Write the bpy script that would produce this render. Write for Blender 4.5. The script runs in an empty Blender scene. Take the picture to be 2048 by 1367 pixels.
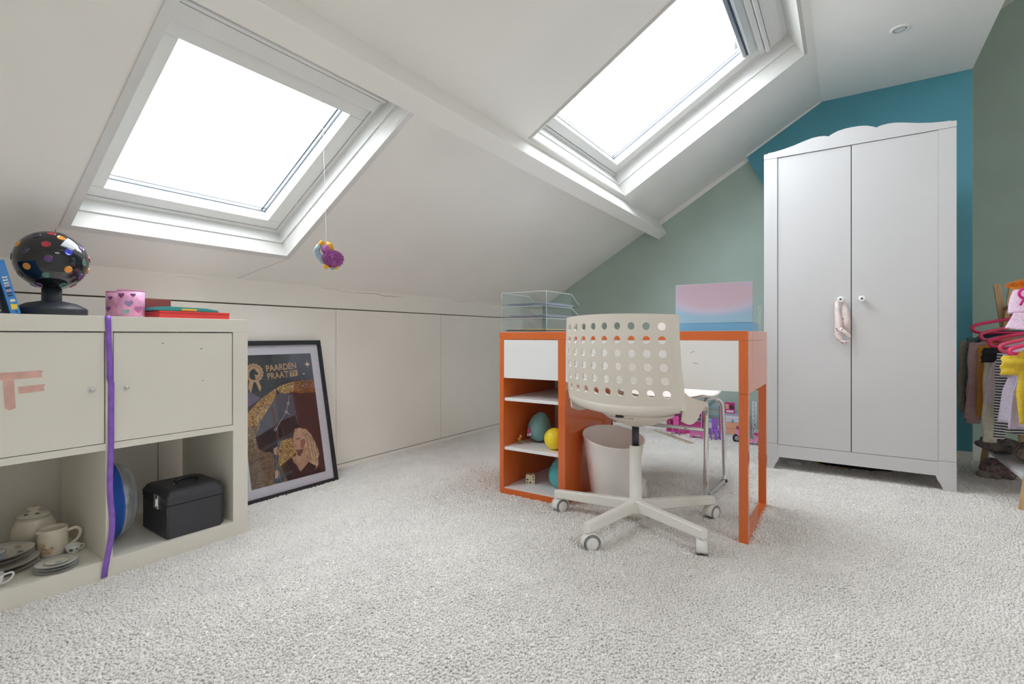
import bpy, bmesh, math, random
import numpy as np
from mathutils import Vector, Matrix

scene = bpy.context.scene
COL = scene.collection
random.seed(7)
PI = math.pi
R = math.radians

# ------------------------------------------------------------------ camera, sky, exposure
cam_data = bpy.data.cameras.new('camera')
cam_data.sensor_fit = 'HORIZONTAL'
cam_data.sensor_width = 36.0
cam_data.lens = 1006.03 * 36.0 / 2048.0
cam_data.shift_y = -(683.5 - 670.5) / 2048.0
cam_data.clip_start = 0.05
cam = bpy.data.objects.new('camera', cam_data)
COL.objects.link(cam)
cam.location = (0, 0, 0.7344)
cam.rotation_euler = (R(90), 0, R(33.584))
scene.camera = cam

world = bpy.data.worlds.new('overcast_sky')
scene.world = world
world.use_nodes = True
bg = world.node_tree.nodes['Background']
bg.inputs[0].default_value = (0.945, 0.97, 1.01, 1)      # even bright overcast
bg.inputs[1].default_value = 7.0

vs = scene.view_settings
vs.view_transform = 'Standard'
vs.look = 'None'
vs.gamma = 1.0
vs.use_curve_mapping = False
vs.exposure = 0.72
try:
    scene.cycles.use_denoising = True
    scene.cycles.adaptive_threshold = 0.025
    scene.cycles.diffuse_bounces = 8
    scene.cycles.max_bounces = 16
    scene.cycles.transparent_max_bounces = 24
    scene.cycles.caustics_reflective = False
    scene.cycles.caustics_refractive = False
except Exception:
    pass

# ------------------------------------------------------------------ helpers
def lin(c):
    c = c / 255.0
    return c / 12.92 if c <= 0.04045 else ((c + 0.055) / 1.055) ** 2.4

def rgb(r, g, b):
    return (lin(r), lin(g), lin(b), 1.0)

MATS = {}
def mat(name, col, rough=0.5, metal=0.0, vary=0.04, vscale=6.0, bump=0.0, bscale=80.0, coat=0.0, spec=0.5, sss=0.0):
    if name in MATS:
        return MATS[name]
    m = bpy.data.materials.new(name)
    m.use_nodes = True
    nt = m.node_tree
    b = nt.nodes['Principled BSDF']
    b.inputs['Roughness'].default_value = rough
    b.inputs['Metallic'].default_value = metal
    b.inputs['Coat Weight'].default_value = coat
    b.inputs['Specular IOR Level'].default_value = spec
    tc = nt.nodes.new('ShaderNodeTexCoord')
    n = nt.nodes.new('ShaderNodeTexNoise')
    n.inputs['Scale'].default_value = vscale
    n.inputs['Detail'].default_value = 4
    nt.links.new(tc.outputs['Object'], n.inputs['Vector'])
    r = nt.nodes.new('ShaderNodeValToRGB')
    c = rgb(*col)
    lo = tuple(max(0, x * (1 - vary)) for x in c[:3]) + (1,)
    hi = tuple(min(1, x * (1 + vary)) for x in c[:3]) + (1,)
    r.color_ramp.elements[0].position = 0.35
    r.color_ramp.elements[1].position = 0.65
    r.color_ramp.elements[0].color = lo
    r.color_ramp.elements[1].color = hi
    nt.links.new(n.outputs['Fac'], r.inputs['Fac'])
    nt.links.new(r.outputs['Color'], b.inputs['Base Color'])
    if bump > 0:
        n2 = nt.nodes.new('ShaderNodeTexNoise')
        n2.inputs['Scale'].default_value = bscale
        n2.inputs['Detail'].default_value = 5
        nt.links.new(tc.outputs['Object'], n2.inputs['Vector'])
        bp = nt.nodes.new('ShaderNodeBump')
        bp.inputs['Strength'].default_value = bump
        bp.inputs['Distance'].default_value = 0.004
        nt.links.new(n2.outputs['Fac'], bp.inputs['Height'])
        nt.links.new(bp.outputs['Normal'], b.inputs['Normal'])
    MATS[name] = m
    return m

def clear_mat(name, tint=(255, 255, 255), gloss=0.06, rough=0.03, cloud=0.0, cloudcol=(230, 235, 240)):
    """thin clear sheet: lets light straight through, reflects a little by Fresnel, optionally a little milky"""
    if name in MATS:
        return MATS[name]
    m = bpy.data.materials.new(name)
    m.use_nodes = True
    nt = m.node_tree
    nt.nodes.remove(nt.nodes['Principled BSDF'])
    out = nt.nodes['Material Output']
    tr = nt.nodes.new('ShaderNodeBsdfTransparent')
    tr.inputs[0].default_value = rgb(*tint)
    gl = nt.nodes.new('ShaderNodeBsdfGlossy')
    gl.inputs['Roughness'].default_value = rough
    # Schlick reflectance, the same from both faces of the sheet
    ge = nt.nodes.new('ShaderNodeNewGeometry')
    dt = nt.nodes.new('ShaderNodeVectorMath'); dt.operation = 'DOT_PRODUCT'
    nt.links.new(ge.outputs['Normal'], dt.inputs[0]); nt.links.new(ge.outputs['Incoming'], dt.inputs[1])
    ab = nt.nodes.new('ShaderNodeMath'); ab.operation = 'ABSOLUTE'; nt.links.new(dt.outputs['Value'], ab.inputs[0])
    om = nt.nodes.new('ShaderNodeMath'); om.operation = 'SUBTRACT'; om.inputs[0].default_value = 1.0; nt.links.new(ab.outputs[0], om.inputs[1])
    pw = nt.nodes.new('ShaderNodeMath'); pw.operation = 'POWER'; pw.inputs[1].default_value = 5.0; nt.links.new(om.outputs[0], pw.inputs[0])
    fr = nt.nodes.new('ShaderNodeMath'); fr.operation = 'MULTIPLY_ADD'; fr.use_clamp = True
    fr.inputs[1].default_value = 1.0 - gloss*0.6; fr.inputs[2].default_value = gloss*0.6
    nt.links.new(pw.outputs[0], fr.inputs[0])
    mx = nt.nodes.new('ShaderNodeMixShader')
    nt.links.new(fr.outputs[0], mx.inputs[0])
    nt.links.new(tr.outputs[0], mx.inputs[1])
    nt.links.new(gl.outputs[0], mx.inputs[2])
    last = mx
    if cloud > 0:
        df = nt.nodes.new('ShaderNodeBsdfDiffuse')
        df.inputs[0].default_value = rgb(*cloudcol)
        nz = nt.nodes.new('ShaderNodeTexNoise')
        nz.inputs['Scale'].default_value = 1.5
        ma = nt.nodes.new('ShaderNodeMath')
        ma.operation = 'MULTIPLY'
        ma.inputs[1].default_value = cloud * 2
        nt.links.new(nz.outputs['Fac'], ma.inputs[0])
        m2 = nt.nodes.new('ShaderNodeMixShader')
        nt.links.new(ma.outputs[0], m2.inputs[0])
        nt.links.new(mx.outputs[0], m2.inputs[1])
        nt.links.new(df.outputs[0], m2.inputs[2])
        last = m2
    nt.links.new(last.outputs[0], out.inputs['Surface'])
    MATS[name] = m
    return m

def link(o, parent=None):
    COL.objects.link(o)
    if parent is not None:
        o.parent = parent
    return o

def tag(o, label=None, cat=None, group=None, kind=None):
    if label: o['label'] = label
    if cat: o['category'] = cat
    if group: o['group'] = group
    if kind: o['kind'] = kind
    return o

def thing(name, label, cat, loc=(0, 0, 0), rotz=0.0, group=None, kind=None):
    o = bpy.data.objects.new(name, None)
    o.empty_display_size = 0.05
    COL.objects.link(o)
    o.location = loc
    o.rotation_euler = (0, 0, rotz)
    return tag(o, label, cat, group, kind)

class MB:
    """collects shapes, then becomes ONE mesh object"""
    def __init__(s):
        s.v, s.f, s.sm = [], [], []
    def add(s, vs, fs, smooth=False):
        k = len(s.v)
        s.v += [tuple(p) for p in vs]
        s.f += [tuple(i + k for i in f) for f in fs]
        s.sm += [smooth] * len(fs)
        return s
    def box(s, a, b, bev=0.0):
        x0, y0, z0 = a; x1, y1, z1 = b
        if bev <= 0:
            v = [(x0,y0,z0),(x1,y0,z0),(x1,y1,z0),(x0,y1,z0),(x0,y0,z1),(x1,y0,z1),(x1,y1,z1),(x0,y1,z1)]
            return s.add(v, [(0,3,2,1),(4,5,6,7),(0,1,5,4),(1,2,6,5),(2,3,7,6),(3,0,4,7)])
        bm = bmesh.new()
        bmesh.ops.create_cube(bm, size=1)
        for q in bm.verts:
            q.co = ((x0+x1)/2 + q.co.x*(x1-x0), (y0+y1)/2 + q.co.y*(y1-y0), (z0+z1)/2 + q.co.z*(z1-z0))
        bmesh.ops.bevel(bm, geom=bm.edges[:], offset=min(bev, 0.45*min(abs(x1-x0), abs(y1-y0), abs(z1-z0))), segments=2, affect='EDGES', profile=0.7)
        bm.verts.index_update()
        s.add([q.co for q in bm.verts], [[q.index for q in f.verts] for f in bm.faces], False)
        bm.free()
        return s
    def obox(s, c, ax, ay, az, bev=0.0):
        """oriented box: centre and three half-axis vectors"""
        t = MB().box((-1,-1,-1), (1,1,1)) if bev <= 0 else None
        ax, ay, az, c = Vector(ax), Vector(ay), Vector(az), Vector(c)
        if t is None:
            lx, ly, lz = ax.length, ay.length, az.length
            t = MB().box((-lx,-ly,-lz), (lx,ly,lz), bev)
            ax, ay, az = ax.normalized(), ay.normalized(), az.normalized()
        return s.add([c + ax*p[0] + ay*p[1] + az*p[2] for p in t.v], t.f)
    def prism(s, pts, axis, a, b, smooth=False):
        """2-D outline extruded along axis 'x','y' or 'z' from a to b"""
        def P(p, t):
            return {'x': (t, p[0], p[1]), 'y': (p[0], t, p[1]), 'z': (p[0], p[1], t)}[axis]
        n = len(pts)
        v = [P(p, a) for p in pts] + [P(p, b) for p in pts]
        s.add(v, [tuple(range(n)), tuple(range(2*n-1, n-1, -1))])
        k = len(s.v) - 2*n
        for i in range(n):
            j = (i+1) % n
            s.f.append((k+i, k+n+i, k+n+j, k+j)); s.sm.append(smooth)
        return s
    def lathe(s, prof, c=(0,0,0), seg=32, sx=1, sy=1, smooth=True, axis='z'):
        v, f = [], []
        n = len(prof)
        for i in range(seg):
            a = 2*PI*i/seg
            for r, z in prof:
                p = (r*math.cos(a)*sx, r*math.sin(a)*sy, z)
                if axis == 'x': p = (p[2], p[0], p[1])
                if axis == 'y': p = (p[0], p[2], p[1])
                v.append((c[0]+p[0], c[1]+p[1], c[2]+p[2]))
        for i in range(seg):
            j = (i+1) % seg
            for k in range(n-1):
                f.append((i*n+k, j*n+k, j*n+k+1, i*n+k+1))
        return s.add(v, f, smooth)
    def tube(s, pts, r, seg=10, closed=False, smooth=True, cap=True, flat=1.0):
        pts = [Vector(p) for p in pts]
        n = len(pts)
        rr = r if isinstance(r, (list, tuple)) else [r]*n
        v, f = [], []
        prev = None
        for i, p in enumerate(pts):
            if closed:
                d = (pts[(i+1) % n] - pts[i-1])
            else:
                d = pts[min(i+1, n-1)] - pts[max(i-1, 0)]
            d.normalize()
            if prev is None:
                u = d.orthogonal().normalized()
            else:
                u = prev - d*prev.dot(d)
                u = u.normalized() if u.length > 1e-6 else d.orthogonal().normalized()
            prev = u
            w = d.cross(u)
            for k in range(seg):
                a = 2*PI*k/seg
                v.append(p + (u*math.cos(a) + w*math.sin(a)*flat)*rr[i])
        m = n if closed else n-1
        for i in range(m):
            j = (i+1) % n
            for k in range(seg):
                l = (k+1) % seg
                f.append((i*seg+k, i*seg+l, j*seg+l, j*seg+k))
        if cap and not closed:
            f.append(tuple(range(seg-1, -1, -1)))
            f.append(tuple(range((n-1)*seg, n*seg)))
        return s.add(v, f, smooth)
    def sphere(s, c, r, seg=24, rings=14, sx=1, sy=1, sz=1):
        prof = [(max(1e-5, r*math.sin(PI*i/rings)), -r*math.cos(PI*i/rings)*sz) for i in range(rings+1)]
        return s.lathe(prof, c, seg, sx, sy)
    def grid(s, fn, nu, nv, smooth=True, wrap=False):
        v = [fn(i/nu, j/nv) for i in range(nu+1) for j in range(nv+1)]
        w = nv+1
        f = [(i*w+j, (i+1)*w+j, (i+1)*w+j+1, i*w+j+1) for i in range(nu) for j in range(nv)]
        return s.add(v, f, smooth)
    def xform(s, M):
        s.v = [tuple(M @ Vector(p)) for p in s.v]
        return s
    def build(s, name, m, parent=None, solid=0.0, loc=None, weld=False, off=-1.0):
        me = bpy.data.meshes.new(name)
        me.from_pydata([tuple(map(float, p)) for p in s.v], [], s.f)
        me.polygons.foreach_set('use_smooth', s.sm)
        me.validate()
        bm = bmesh.new(); bm.from_mesh(me)
        if weld:
            bmesh.ops.remove_doubles(bm, verts=bm.verts, dist=1e-5)
        bmesh.ops.recalc_face_normals(bm, faces=bm.faces)
        bm.to_mesh(me); bm.free()
        me.update()
        if m is not None: me.materials.append(m)
        o = bpy.data.objects.new(name, me)
        link(o, parent)
        if loc is not None: o.location = loc
        if solid:
            md = o.modifiers.new('thickness', 'SOLIDIFY')
            md.thickness = solid
            md.offset = off
        return o

def crisp(o, ang=35):
    md = o.modifiers.new('crisp_edges', 'EDGE_SPLIT'); md.split_angle = R(ang); md.use_edge_sharp = False
    return o

def spl(pts, n=6):
    """Catmull-Rom curve through the points"""
    P = [Vector(p) for p in pts]; P = [P[0]*2-P[1]] + P + [P[-1]*2-P[-2]]
    out = []
    for i in range(1, len(P)-2):
        for k in range(n):
            t = k/n
            out.append(0.5*((2*P[i]) + (P[i+1]-P[i-1])*t + (2*P[i-1]-5*P[i]+4*P[i+1]-P[i+2])*t*t + (3*P[i]-P[i-1]-3*P[i+1]+P[i+2])*t**3))
    return out + [P[-2]]

def text_mesh(txt, size, extrude=0.0005, bold=0.0):
    cu = bpy.data.curves.new('lettering', 'FONT')
    cu.body = txt; cu.size = size; cu.extrude = extrude; cu.offset = bold
    cu.resolution_u = 4
    o = bpy.data.objects.new('lettering', cu)
    COL.objects.link(o)
    dg = bpy.context.evaluated_depsgraph_get()
    me = bpy.data.meshes.new_from_object(o.evaluated_get(dg))
    bpy.data.objects.remove(o); bpy.data.curves.remove(cu)
    return me

def lettering(name, txt, width, height, M, m, parent, bold=0.0, extrude=0.0005):
    """text scaled to width x height, lower-left at the origin of matrix M (x right, y up, z out)"""
    me = text_mesh(txt, 1.0, 0.0, bold)
    xs = [q.co.x for q in me.vertices]; ys = [q.co.y for q in me.vertices]
    sx = width/(max(xs)-min(xs)); sy = height/(max(ys)-min(ys))
    x0, y0 = min(xs), min(ys)
    for q in me.vertices:
        q.co = M @ Vector(((q.co.x-x0)*sx, (q.co.y-y0)*sy, extrude))
    me.materials.clear(); me.materials.append(m)
    o = bpy.data.objects.new(name, me)
    return link(o, parent)

def copy_tree(o, parent=None):
    c = o.copy(); COL.objects.link(c); c.parent = parent
    for ch in list(o.children): copy_tree(ch, c)
    return c

# ------------------------------------------------------------------ materials
M_WALL = mat('painted_white_wall', (243, 239, 232), 0.62, vary=0.025, vscale=2.5, bump=0.05, bscale=60)
M_WALLW = mat('bright_white_wall', (246, 244, 240), 0.6, vary=0.015, vscale=2.5)
M_CEIL = mat('painted_white_board', (243, 241, 237), 0.6, vary=0.02, vscale=2.0, bump=0.04, bscale=50)
M_GREEN = mat('sage_green_paint', (172, 190, 181), 0.6, vary=0.04, vscale=3.0, bump=0.08, bscale=45)
M_TEAL = mat('teal_paint', (84, 154, 171), 0.55, vary=0.03, vscale=3.0, bump=0.08, bscale=45)
M_TRIM = mat('white_gloss_trim', (240, 239, 234), 0.35, vary=0.015, vscale=5)
M_FRAMEW = mat('white_window_lacquer', (222, 222, 220), 0.3, vary=0.015, vscale=5)
M_LINING = mat('white_lining_paint', (208, 207, 202), 0.45, vary=0.02, vscale=5)
M_GLASS = clear_mat('window_glass', (252, 254, 255), gloss=0.05)
M_GREYGAP = mat('grey_joint', (128, 124, 116), 0.7)
M_DARKGAP = mat('dark_rubber_gasket', (48, 46, 44), 0.6)
M_SHELF = mat('cream_white_foil', (229, 225, 214), 0.42, vary=0.012, vscale=4)
M_WARD = mat('wardrobe_white_paint', (210, 210, 211), 0.36, vary=0.01, vscale=4)
M_ORANGE = mat('orange_lacquer', (222, 110, 50), 0.2, vary=0.02, vscale=8, coat=0.3)
M_DESKWHITE = mat('desk_white_foil', (240, 240, 240), 0.35, vary=0.01, vscale=5)
M_PLASTIC = mat('ivory_white_plastic', (224, 216, 205), 0.38, vary=0.015, vscale=6)
M_WHITEMETAL = mat('white_powder_coat', (238, 236, 230), 0.35, vary=0.015, vscale=8)
M_GREYP = mat('grey_plastic', (136, 136, 138), 0.45)
M_DKGREY = mat('dark_grey_plastic', (60, 62, 66), 0.45)
M_CHROME = mat('chrome', (226, 226, 228), 0.1, metal=1.0, vary=0.01)
M_BLACK = mat('black_plastic', (26, 28, 32), 0.3, vary=0.05)
M_WOOD = mat('pine_wood', (205, 172, 128), 0.55, vary=0.12, vscale=18)

def wood_stretch(m):
    nt = m.node_tree
    n = [x for x in nt.nodes if x.type == 'TEX_NOISE'][0]
    tc = [x for x in nt.nodes if x.type == 'TEX_COORD'][0]
    mp = nt.nodes.new('ShaderNodeMapping')
    mp.inputs['Scale'].default_value = (6, 6, 0.5)
    nt.links.new(tc.outputs['Object'], mp.inputs['Vector'])
    nt.links.new(mp.outputs['Vector'], n.inputs['Vector'])
wood_stretch(M_WOOD)

# ------------------------------------------------------------------ the room
Z0, TAN, KX = 0.991, 0.600, -2.303            # roof springs at KX, Z0
CA = 1/math.hypot(1, TAN); SA = TAN*CA
def roof(x): return Z0 + TAN*(x - KX)
RIDGE, RWALL, BACKY, GREENY, TEALY, ALCY = 1.15, 2.1, -1.0, 3.97, 3.92, 4.55
def roof2(x): return roof(x) if x <= RIDGE else roof(RIDGE) - TAN*(x - RIDGE)

floor = MB().box((KX-0.05, BACKY-0.05, -0.06), (RWALL+0.05, ALCY+0.05, 0.0)).build('floor', mat('carpet_backing', (240, 235, 226), 0.95, vary=0.06, vscale=60))
tag(floor, 'pale carpeted floor', None, kind='structure')

# sloping ceiling with two rooflight openings
W1 = dict(x0=-2.12, x1=-1.315, y0=0.575, y1=1.338)
W2 = dict(x0=-1.204, x1=-0.19, y0=1.985, y1=3.145)
xs = [KX, W1['x0'], W1['x1'], W2['x0'], W2['x1'], RIDGE]
ys = [BACKY, W1['y0'], W1['y1'], W2['y0'], W2['y1'], ALCY]
mb = MB()
for i in range(5):
    for j in range(5):
        if (i, j) in ((1, 1), (3, 3)):
            continue
        a, b, c, d = xs[i], xs[i+1], ys[j], ys[j+1]
        mb.add([(a, c, roof(a)), (b, c, roof(b)), (b, d, roof(b)), (a, d, roof(a))], [(0, 1, 2, 3)])
ceil_l = mb.build('ceiling', M_CEIL, weld=True)
tag(ceil_l, 'white boarded sloping ceiling', None, kind='structure')
W3 = dict(x0=1.97, x1=1.30, y0=0.15, y1=1.25)
xs = [RIDGE, W3['x1'], W3['x0'], RWALL]; ys = [BACKY, W3['y0'], W3['y1'], ALCY]
mb = MB()
for i in range(3):
    for j in range(3):
        if (i, j) == (1, 1):
            continue
        a, b, c, d = xs[i], xs[i+1], ys[j], ys[j+1]
        mb.add([(a, c, roof2(a)), (b, c, roof2(b)), (b, d, roof2(b)), (a, d, roof2(a))], [(0, 1, 2, 3)])
tag(mb.build('ceiling_far_slope', M_CEIL, weld=True), 'white sloping ceiling beyond the ridge', None, kind='structure')
# lowered flat ceiling strip with the spotlight
FX0, FX1, FZ = -0.137, 0.613, 2.285
mb = MB().prism([(FX0, FZ), (FX1, FZ), (FX1, roof(FX1)+0.02), (FX0, roof(FX0)+0.02)], 'y', BACKY, TEALY)
tag(mb.build('ceiling_flat', mat('white_ceiling_paint', (248, 247, 244), 0.65, vary=0.02, vscale=2)), 'flat lowered strip of white ceiling', None, kind='structure')

# purlin
C_ = Vector((-1.232, 0, roof(-1.232)))
P_, W_ = 0.115, 0.0786
inn = Vector((SA, 0, -CA)); up = Vector((CA, 0, SA))
Bp = C_ + inn*P_; Ap = Bp - up*W_; Dp = Ap - inn*P_
beam = MB().prism([(Ap.x, Ap.z), (Bp.x, Bp.z), (C_.x - inn.x*0.02, C_.z - inn.z*0.02), (Dp.x - inn.x*0.02, Dp.z - inn.z*0.02)], 'y', BACKY, GREENY+0.01)
beam = beam.build('ceiling_beam', M_CEIL)
md = beam.modifiers.new('soft_edge', 'BEVEL'); md.width = 0.004; md.segments = 2
tag(beam, 'white painted roof beam crossing the slope', None, kind='structure')

# left knee wall: plinth, hatch panels, upper strip
wl = MB().box((KX-0.06, BACKY, 0), (KX-0.008, ALCY, Z0+0.01)).build('wall_left', mat('dark_gap_behind_panels', (90, 84, 76), 0.9))
tag(wl, 'low white knee wall of flush hatch panels', None, kind='structure')
seams = [BACKY, -0.795, 0.05, 0.897, 1.744, 2.59, 3.44, GREENY]
for a, b in zip(seams[:-1], seams[1:]):
    MB().box((KX-0.012, a+0.0015, 0.034), (KX, b-0.0015, 0.8755), 0.0012).build('panel', M_WALL, wl)

def stain_mat():
    m = mat('white_wall_stained_top', (243, 239, 232), 0.62, vary=0.025, vscale=2.5, bump=0.05, bscale=60)
    nt = m.node_tree
    b = nt.nodes['Principled BSDF']
    src = b.inputs['Base Color'].links[0].from_socket
    tc = [x for x in nt.nodes if x.type == 'TEX_COORD'][0]
    sp = nt.nodes.new('ShaderNodeSeparateXYZ')
    nt.links.new(tc.outputs['Object'], sp.inputs[0])
    nz = nt.nodes.new('ShaderNodeTexNoise'); nz.inputs['Scale'].default_value = 5; nz.inputs['Detail'].default_value = 8
    nt.links.new(tc.outputs['Object'], nz.inputs['Vector'])
    # damp crack wandering close under the slope
    ma = nt.nodes.new('ShaderNodeMath'); ma.operation = 'MULTIPLY_ADD'
    ma.inputs[1].default_value = 0.05; ma.inputs[2].default_value = 0.955
    nt.links.new(nz.outputs['Fac'], ma.inputs[0])
    d = nt.nodes.new('ShaderNodeMath'); d.operation = 'SUBTRACT'
    nt.links.new(sp.outputs['Z'], d.inputs[0]); nt.links.new(ma.outputs[0], d.inputs[1])
    ab = nt.nodes.new('ShaderNodeMath'); ab.operation = 'ABSOLUTE'
    nt.links.new(d.outputs[0], ab.inputs[0])
    rp = nt.nodes.new('ShaderNodeMapRange')
    rp.inputs['From Min'].default_value = 0.0; rp.inputs['From Max'].default_value = 0.0035
    rp.inputs['To Min'].default_value = 1.0; rp.inputs['To Max'].default_value = 0.0
    nt.links.new(ab.outputs[0], rp.inputs[0])
    n2 = nt.nodes.new('ShaderNodeTexNoise'); n2.inputs['Scale'].default_value = 1.7; n2.inputs['Detail'].default_value = 3
    nt.links.new(tc.outputs['Object'], n2.inputs['Vector'])
    r2 = nt.nodes.new('ShaderNodeMapRange')
    r2.inputs['From Min'].default_value = 0.46; r2.inputs['From Max'].default_value = 0.62
    r2.inputs['To Max'].default_value = 0.75
    nt.links.new(n2.outputs['Fac'], r2.inputs[0])
    mu = nt.nodes.new('ShaderNodeMath'); mu.operation = 'MULTIPLY'
    nt.links.new(rp.outputs[0], mu.inputs[0]); nt.links.new(r2.outputs[0], mu.inputs[1])
    mix = nt.nodes.new('ShaderNodeMixRGB')
    mix.inputs[2].default_value = rgb(128, 106, 86)
    nt.links.new(mu.outputs[0], mix.inputs[0]); nt.links.new(src, mix.inputs[1])
    nt.links.new(mix.outputs[0], b.inputs['Base Color'])
    return m
MB().box((KX-0.012, BACKY, 0.8815), (KX, GREENY, Z0+0.004)).build('wall_strip', stain_mat(), wl)
bb = MB().box((KX-0.012, BACKY, 0), (KX+0.004, GREENY, 0.030)).build('baseboard_left', M_WALL)
tag(bb, 'low white plinth along the knee wall', None, kind='structure')

# far wall, teal chimney breast, alcove
mb = MB().prism([(KX, 0), (FX1, 0), (FX1, roof(FX1)), (KX, Z0)], 'y', GREENY, GREENY+0.05)
tag(mb.build('wall_far', M_GREEN), 'sage green gable wall', None, kind='structure')
tz = lambda x: roof(x)
mb = MB().prism([(-0.592, tz(-0.592)), (-0.555, 1.93), (-0.49, 1.80), (-0.40, 1.64), (-0.33, 1.45), (-0.30, 1.3), (-0.30, 0), (FX1, 0), (FX1, tz(FX1)), (0.2, tz(0.2))], 'y', TEALY, ALCY+0.05)
tag(mb.build('wall_chimney', M_TEAL), 'teal painted chimney breast behind the wardrobe', None, kind='structure')
mb = MB().prism([(FX1-0.05, 0), (RWALL, 0), (RWALL, roof2(RWALL)), (RIDGE, roof(RIDGE)), (FX1-0.05, roof(FX1-0.05))], 'y', ALCY, ALCY+0.05)
tag(mb.build('wall_alcove', M_GREEN), 'sage green wall in the alcove right of the chimney breast', None, kind='structure')
mb = MB().box((FX1, TEALY+0.001, 0.0), (FX1+0.0015, ALCY, 2.9))
tag(mb.build('wall_chimney_side', M_GREEN), 'sage green side of the chimney breast', None, kind='structure')
tag(MB().box((-0.30, TEALY-0.012, 0), (FX1+0.001, TEALY-0.0006, 0.058), 0.003).build('baseboard_far', M_TRIM), 'white baseboard under the teal wall', None, kind='structure')
tag(MB().box((KX, GREENY-0.012, 0), (-0.30, GREENY, 0.062), 0.003).build('baseboard_green', M_TRIM), 'white baseboard under the green wall', None, kind='structure')
a, b = -1.25, -0.56
tag(MB().prism([(a, roof(a)-0.038), (b, roof(b)-0.034), (b, roof(b)+0.005), (a, roof(a)+0.005)], 'y', GREENY-0.012, GREENY).build('trim_1', M_TRIM), 'white batten where the slope meets the green wall', None, kind='structure')
a, b = -0.592, FX0
tag(MB().prism([(a, roof(a)-0.014), (b, roof(b)-0.010), (b, roof(b)+0.005), (a, roof(a)+0.005)], 'y', TEALY-0.008, TEALY).build('trim_2', M_TRIM), 'thin white batten over the teal wall', None, kind='structure')
# right and back walls (behind and beside the photographer)
mb = MB().box((RWALL, BACKY, 0), (RWALL+0.05, ALCY, roof2(RWALL)+0.02))
tag(mb.build('wall_right', M_WALLW), 'white wall on the right', None, kind='structure')
mb = MB().prism([(KX, 0), (RWALL, 0), (RWALL, roof2(RWALL)), (RIDGE, roof(RIDGE)), (KX, Z0)], 'y', BACKY-0.05, BACKY)
tag(mb.build('wall_back', M_WALLW), 'white wall behind', None, kind='structure')
# hairline board seams in the slope beside rooflight 1
mb = MB()
for (xa, ya, xb, yb) in ((-2.15, 0.545, KX+0.004, 0.548), (-2.14, 1.36, KX+0.004, 1.21)):
    d = Vector((xb-xa, yb-ya, 0)).normalized(); n = Vector((-d.y, d.x, 0))*0.0009
    q = [(xa+n.x, ya+n.y), (xb+n.x, yb+n.y), (xb-n.x, yb-n.y), (xa-n.x, ya-n.y)]
    mb.add([(p[0], p[1], roof(p[0])-0.0006) for p in q], [(0, 1, 2, 3)])
mb.build('board_seam', mat('seam_shadow_line', (150, 143, 132), 0.9), ceil_l)

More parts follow.
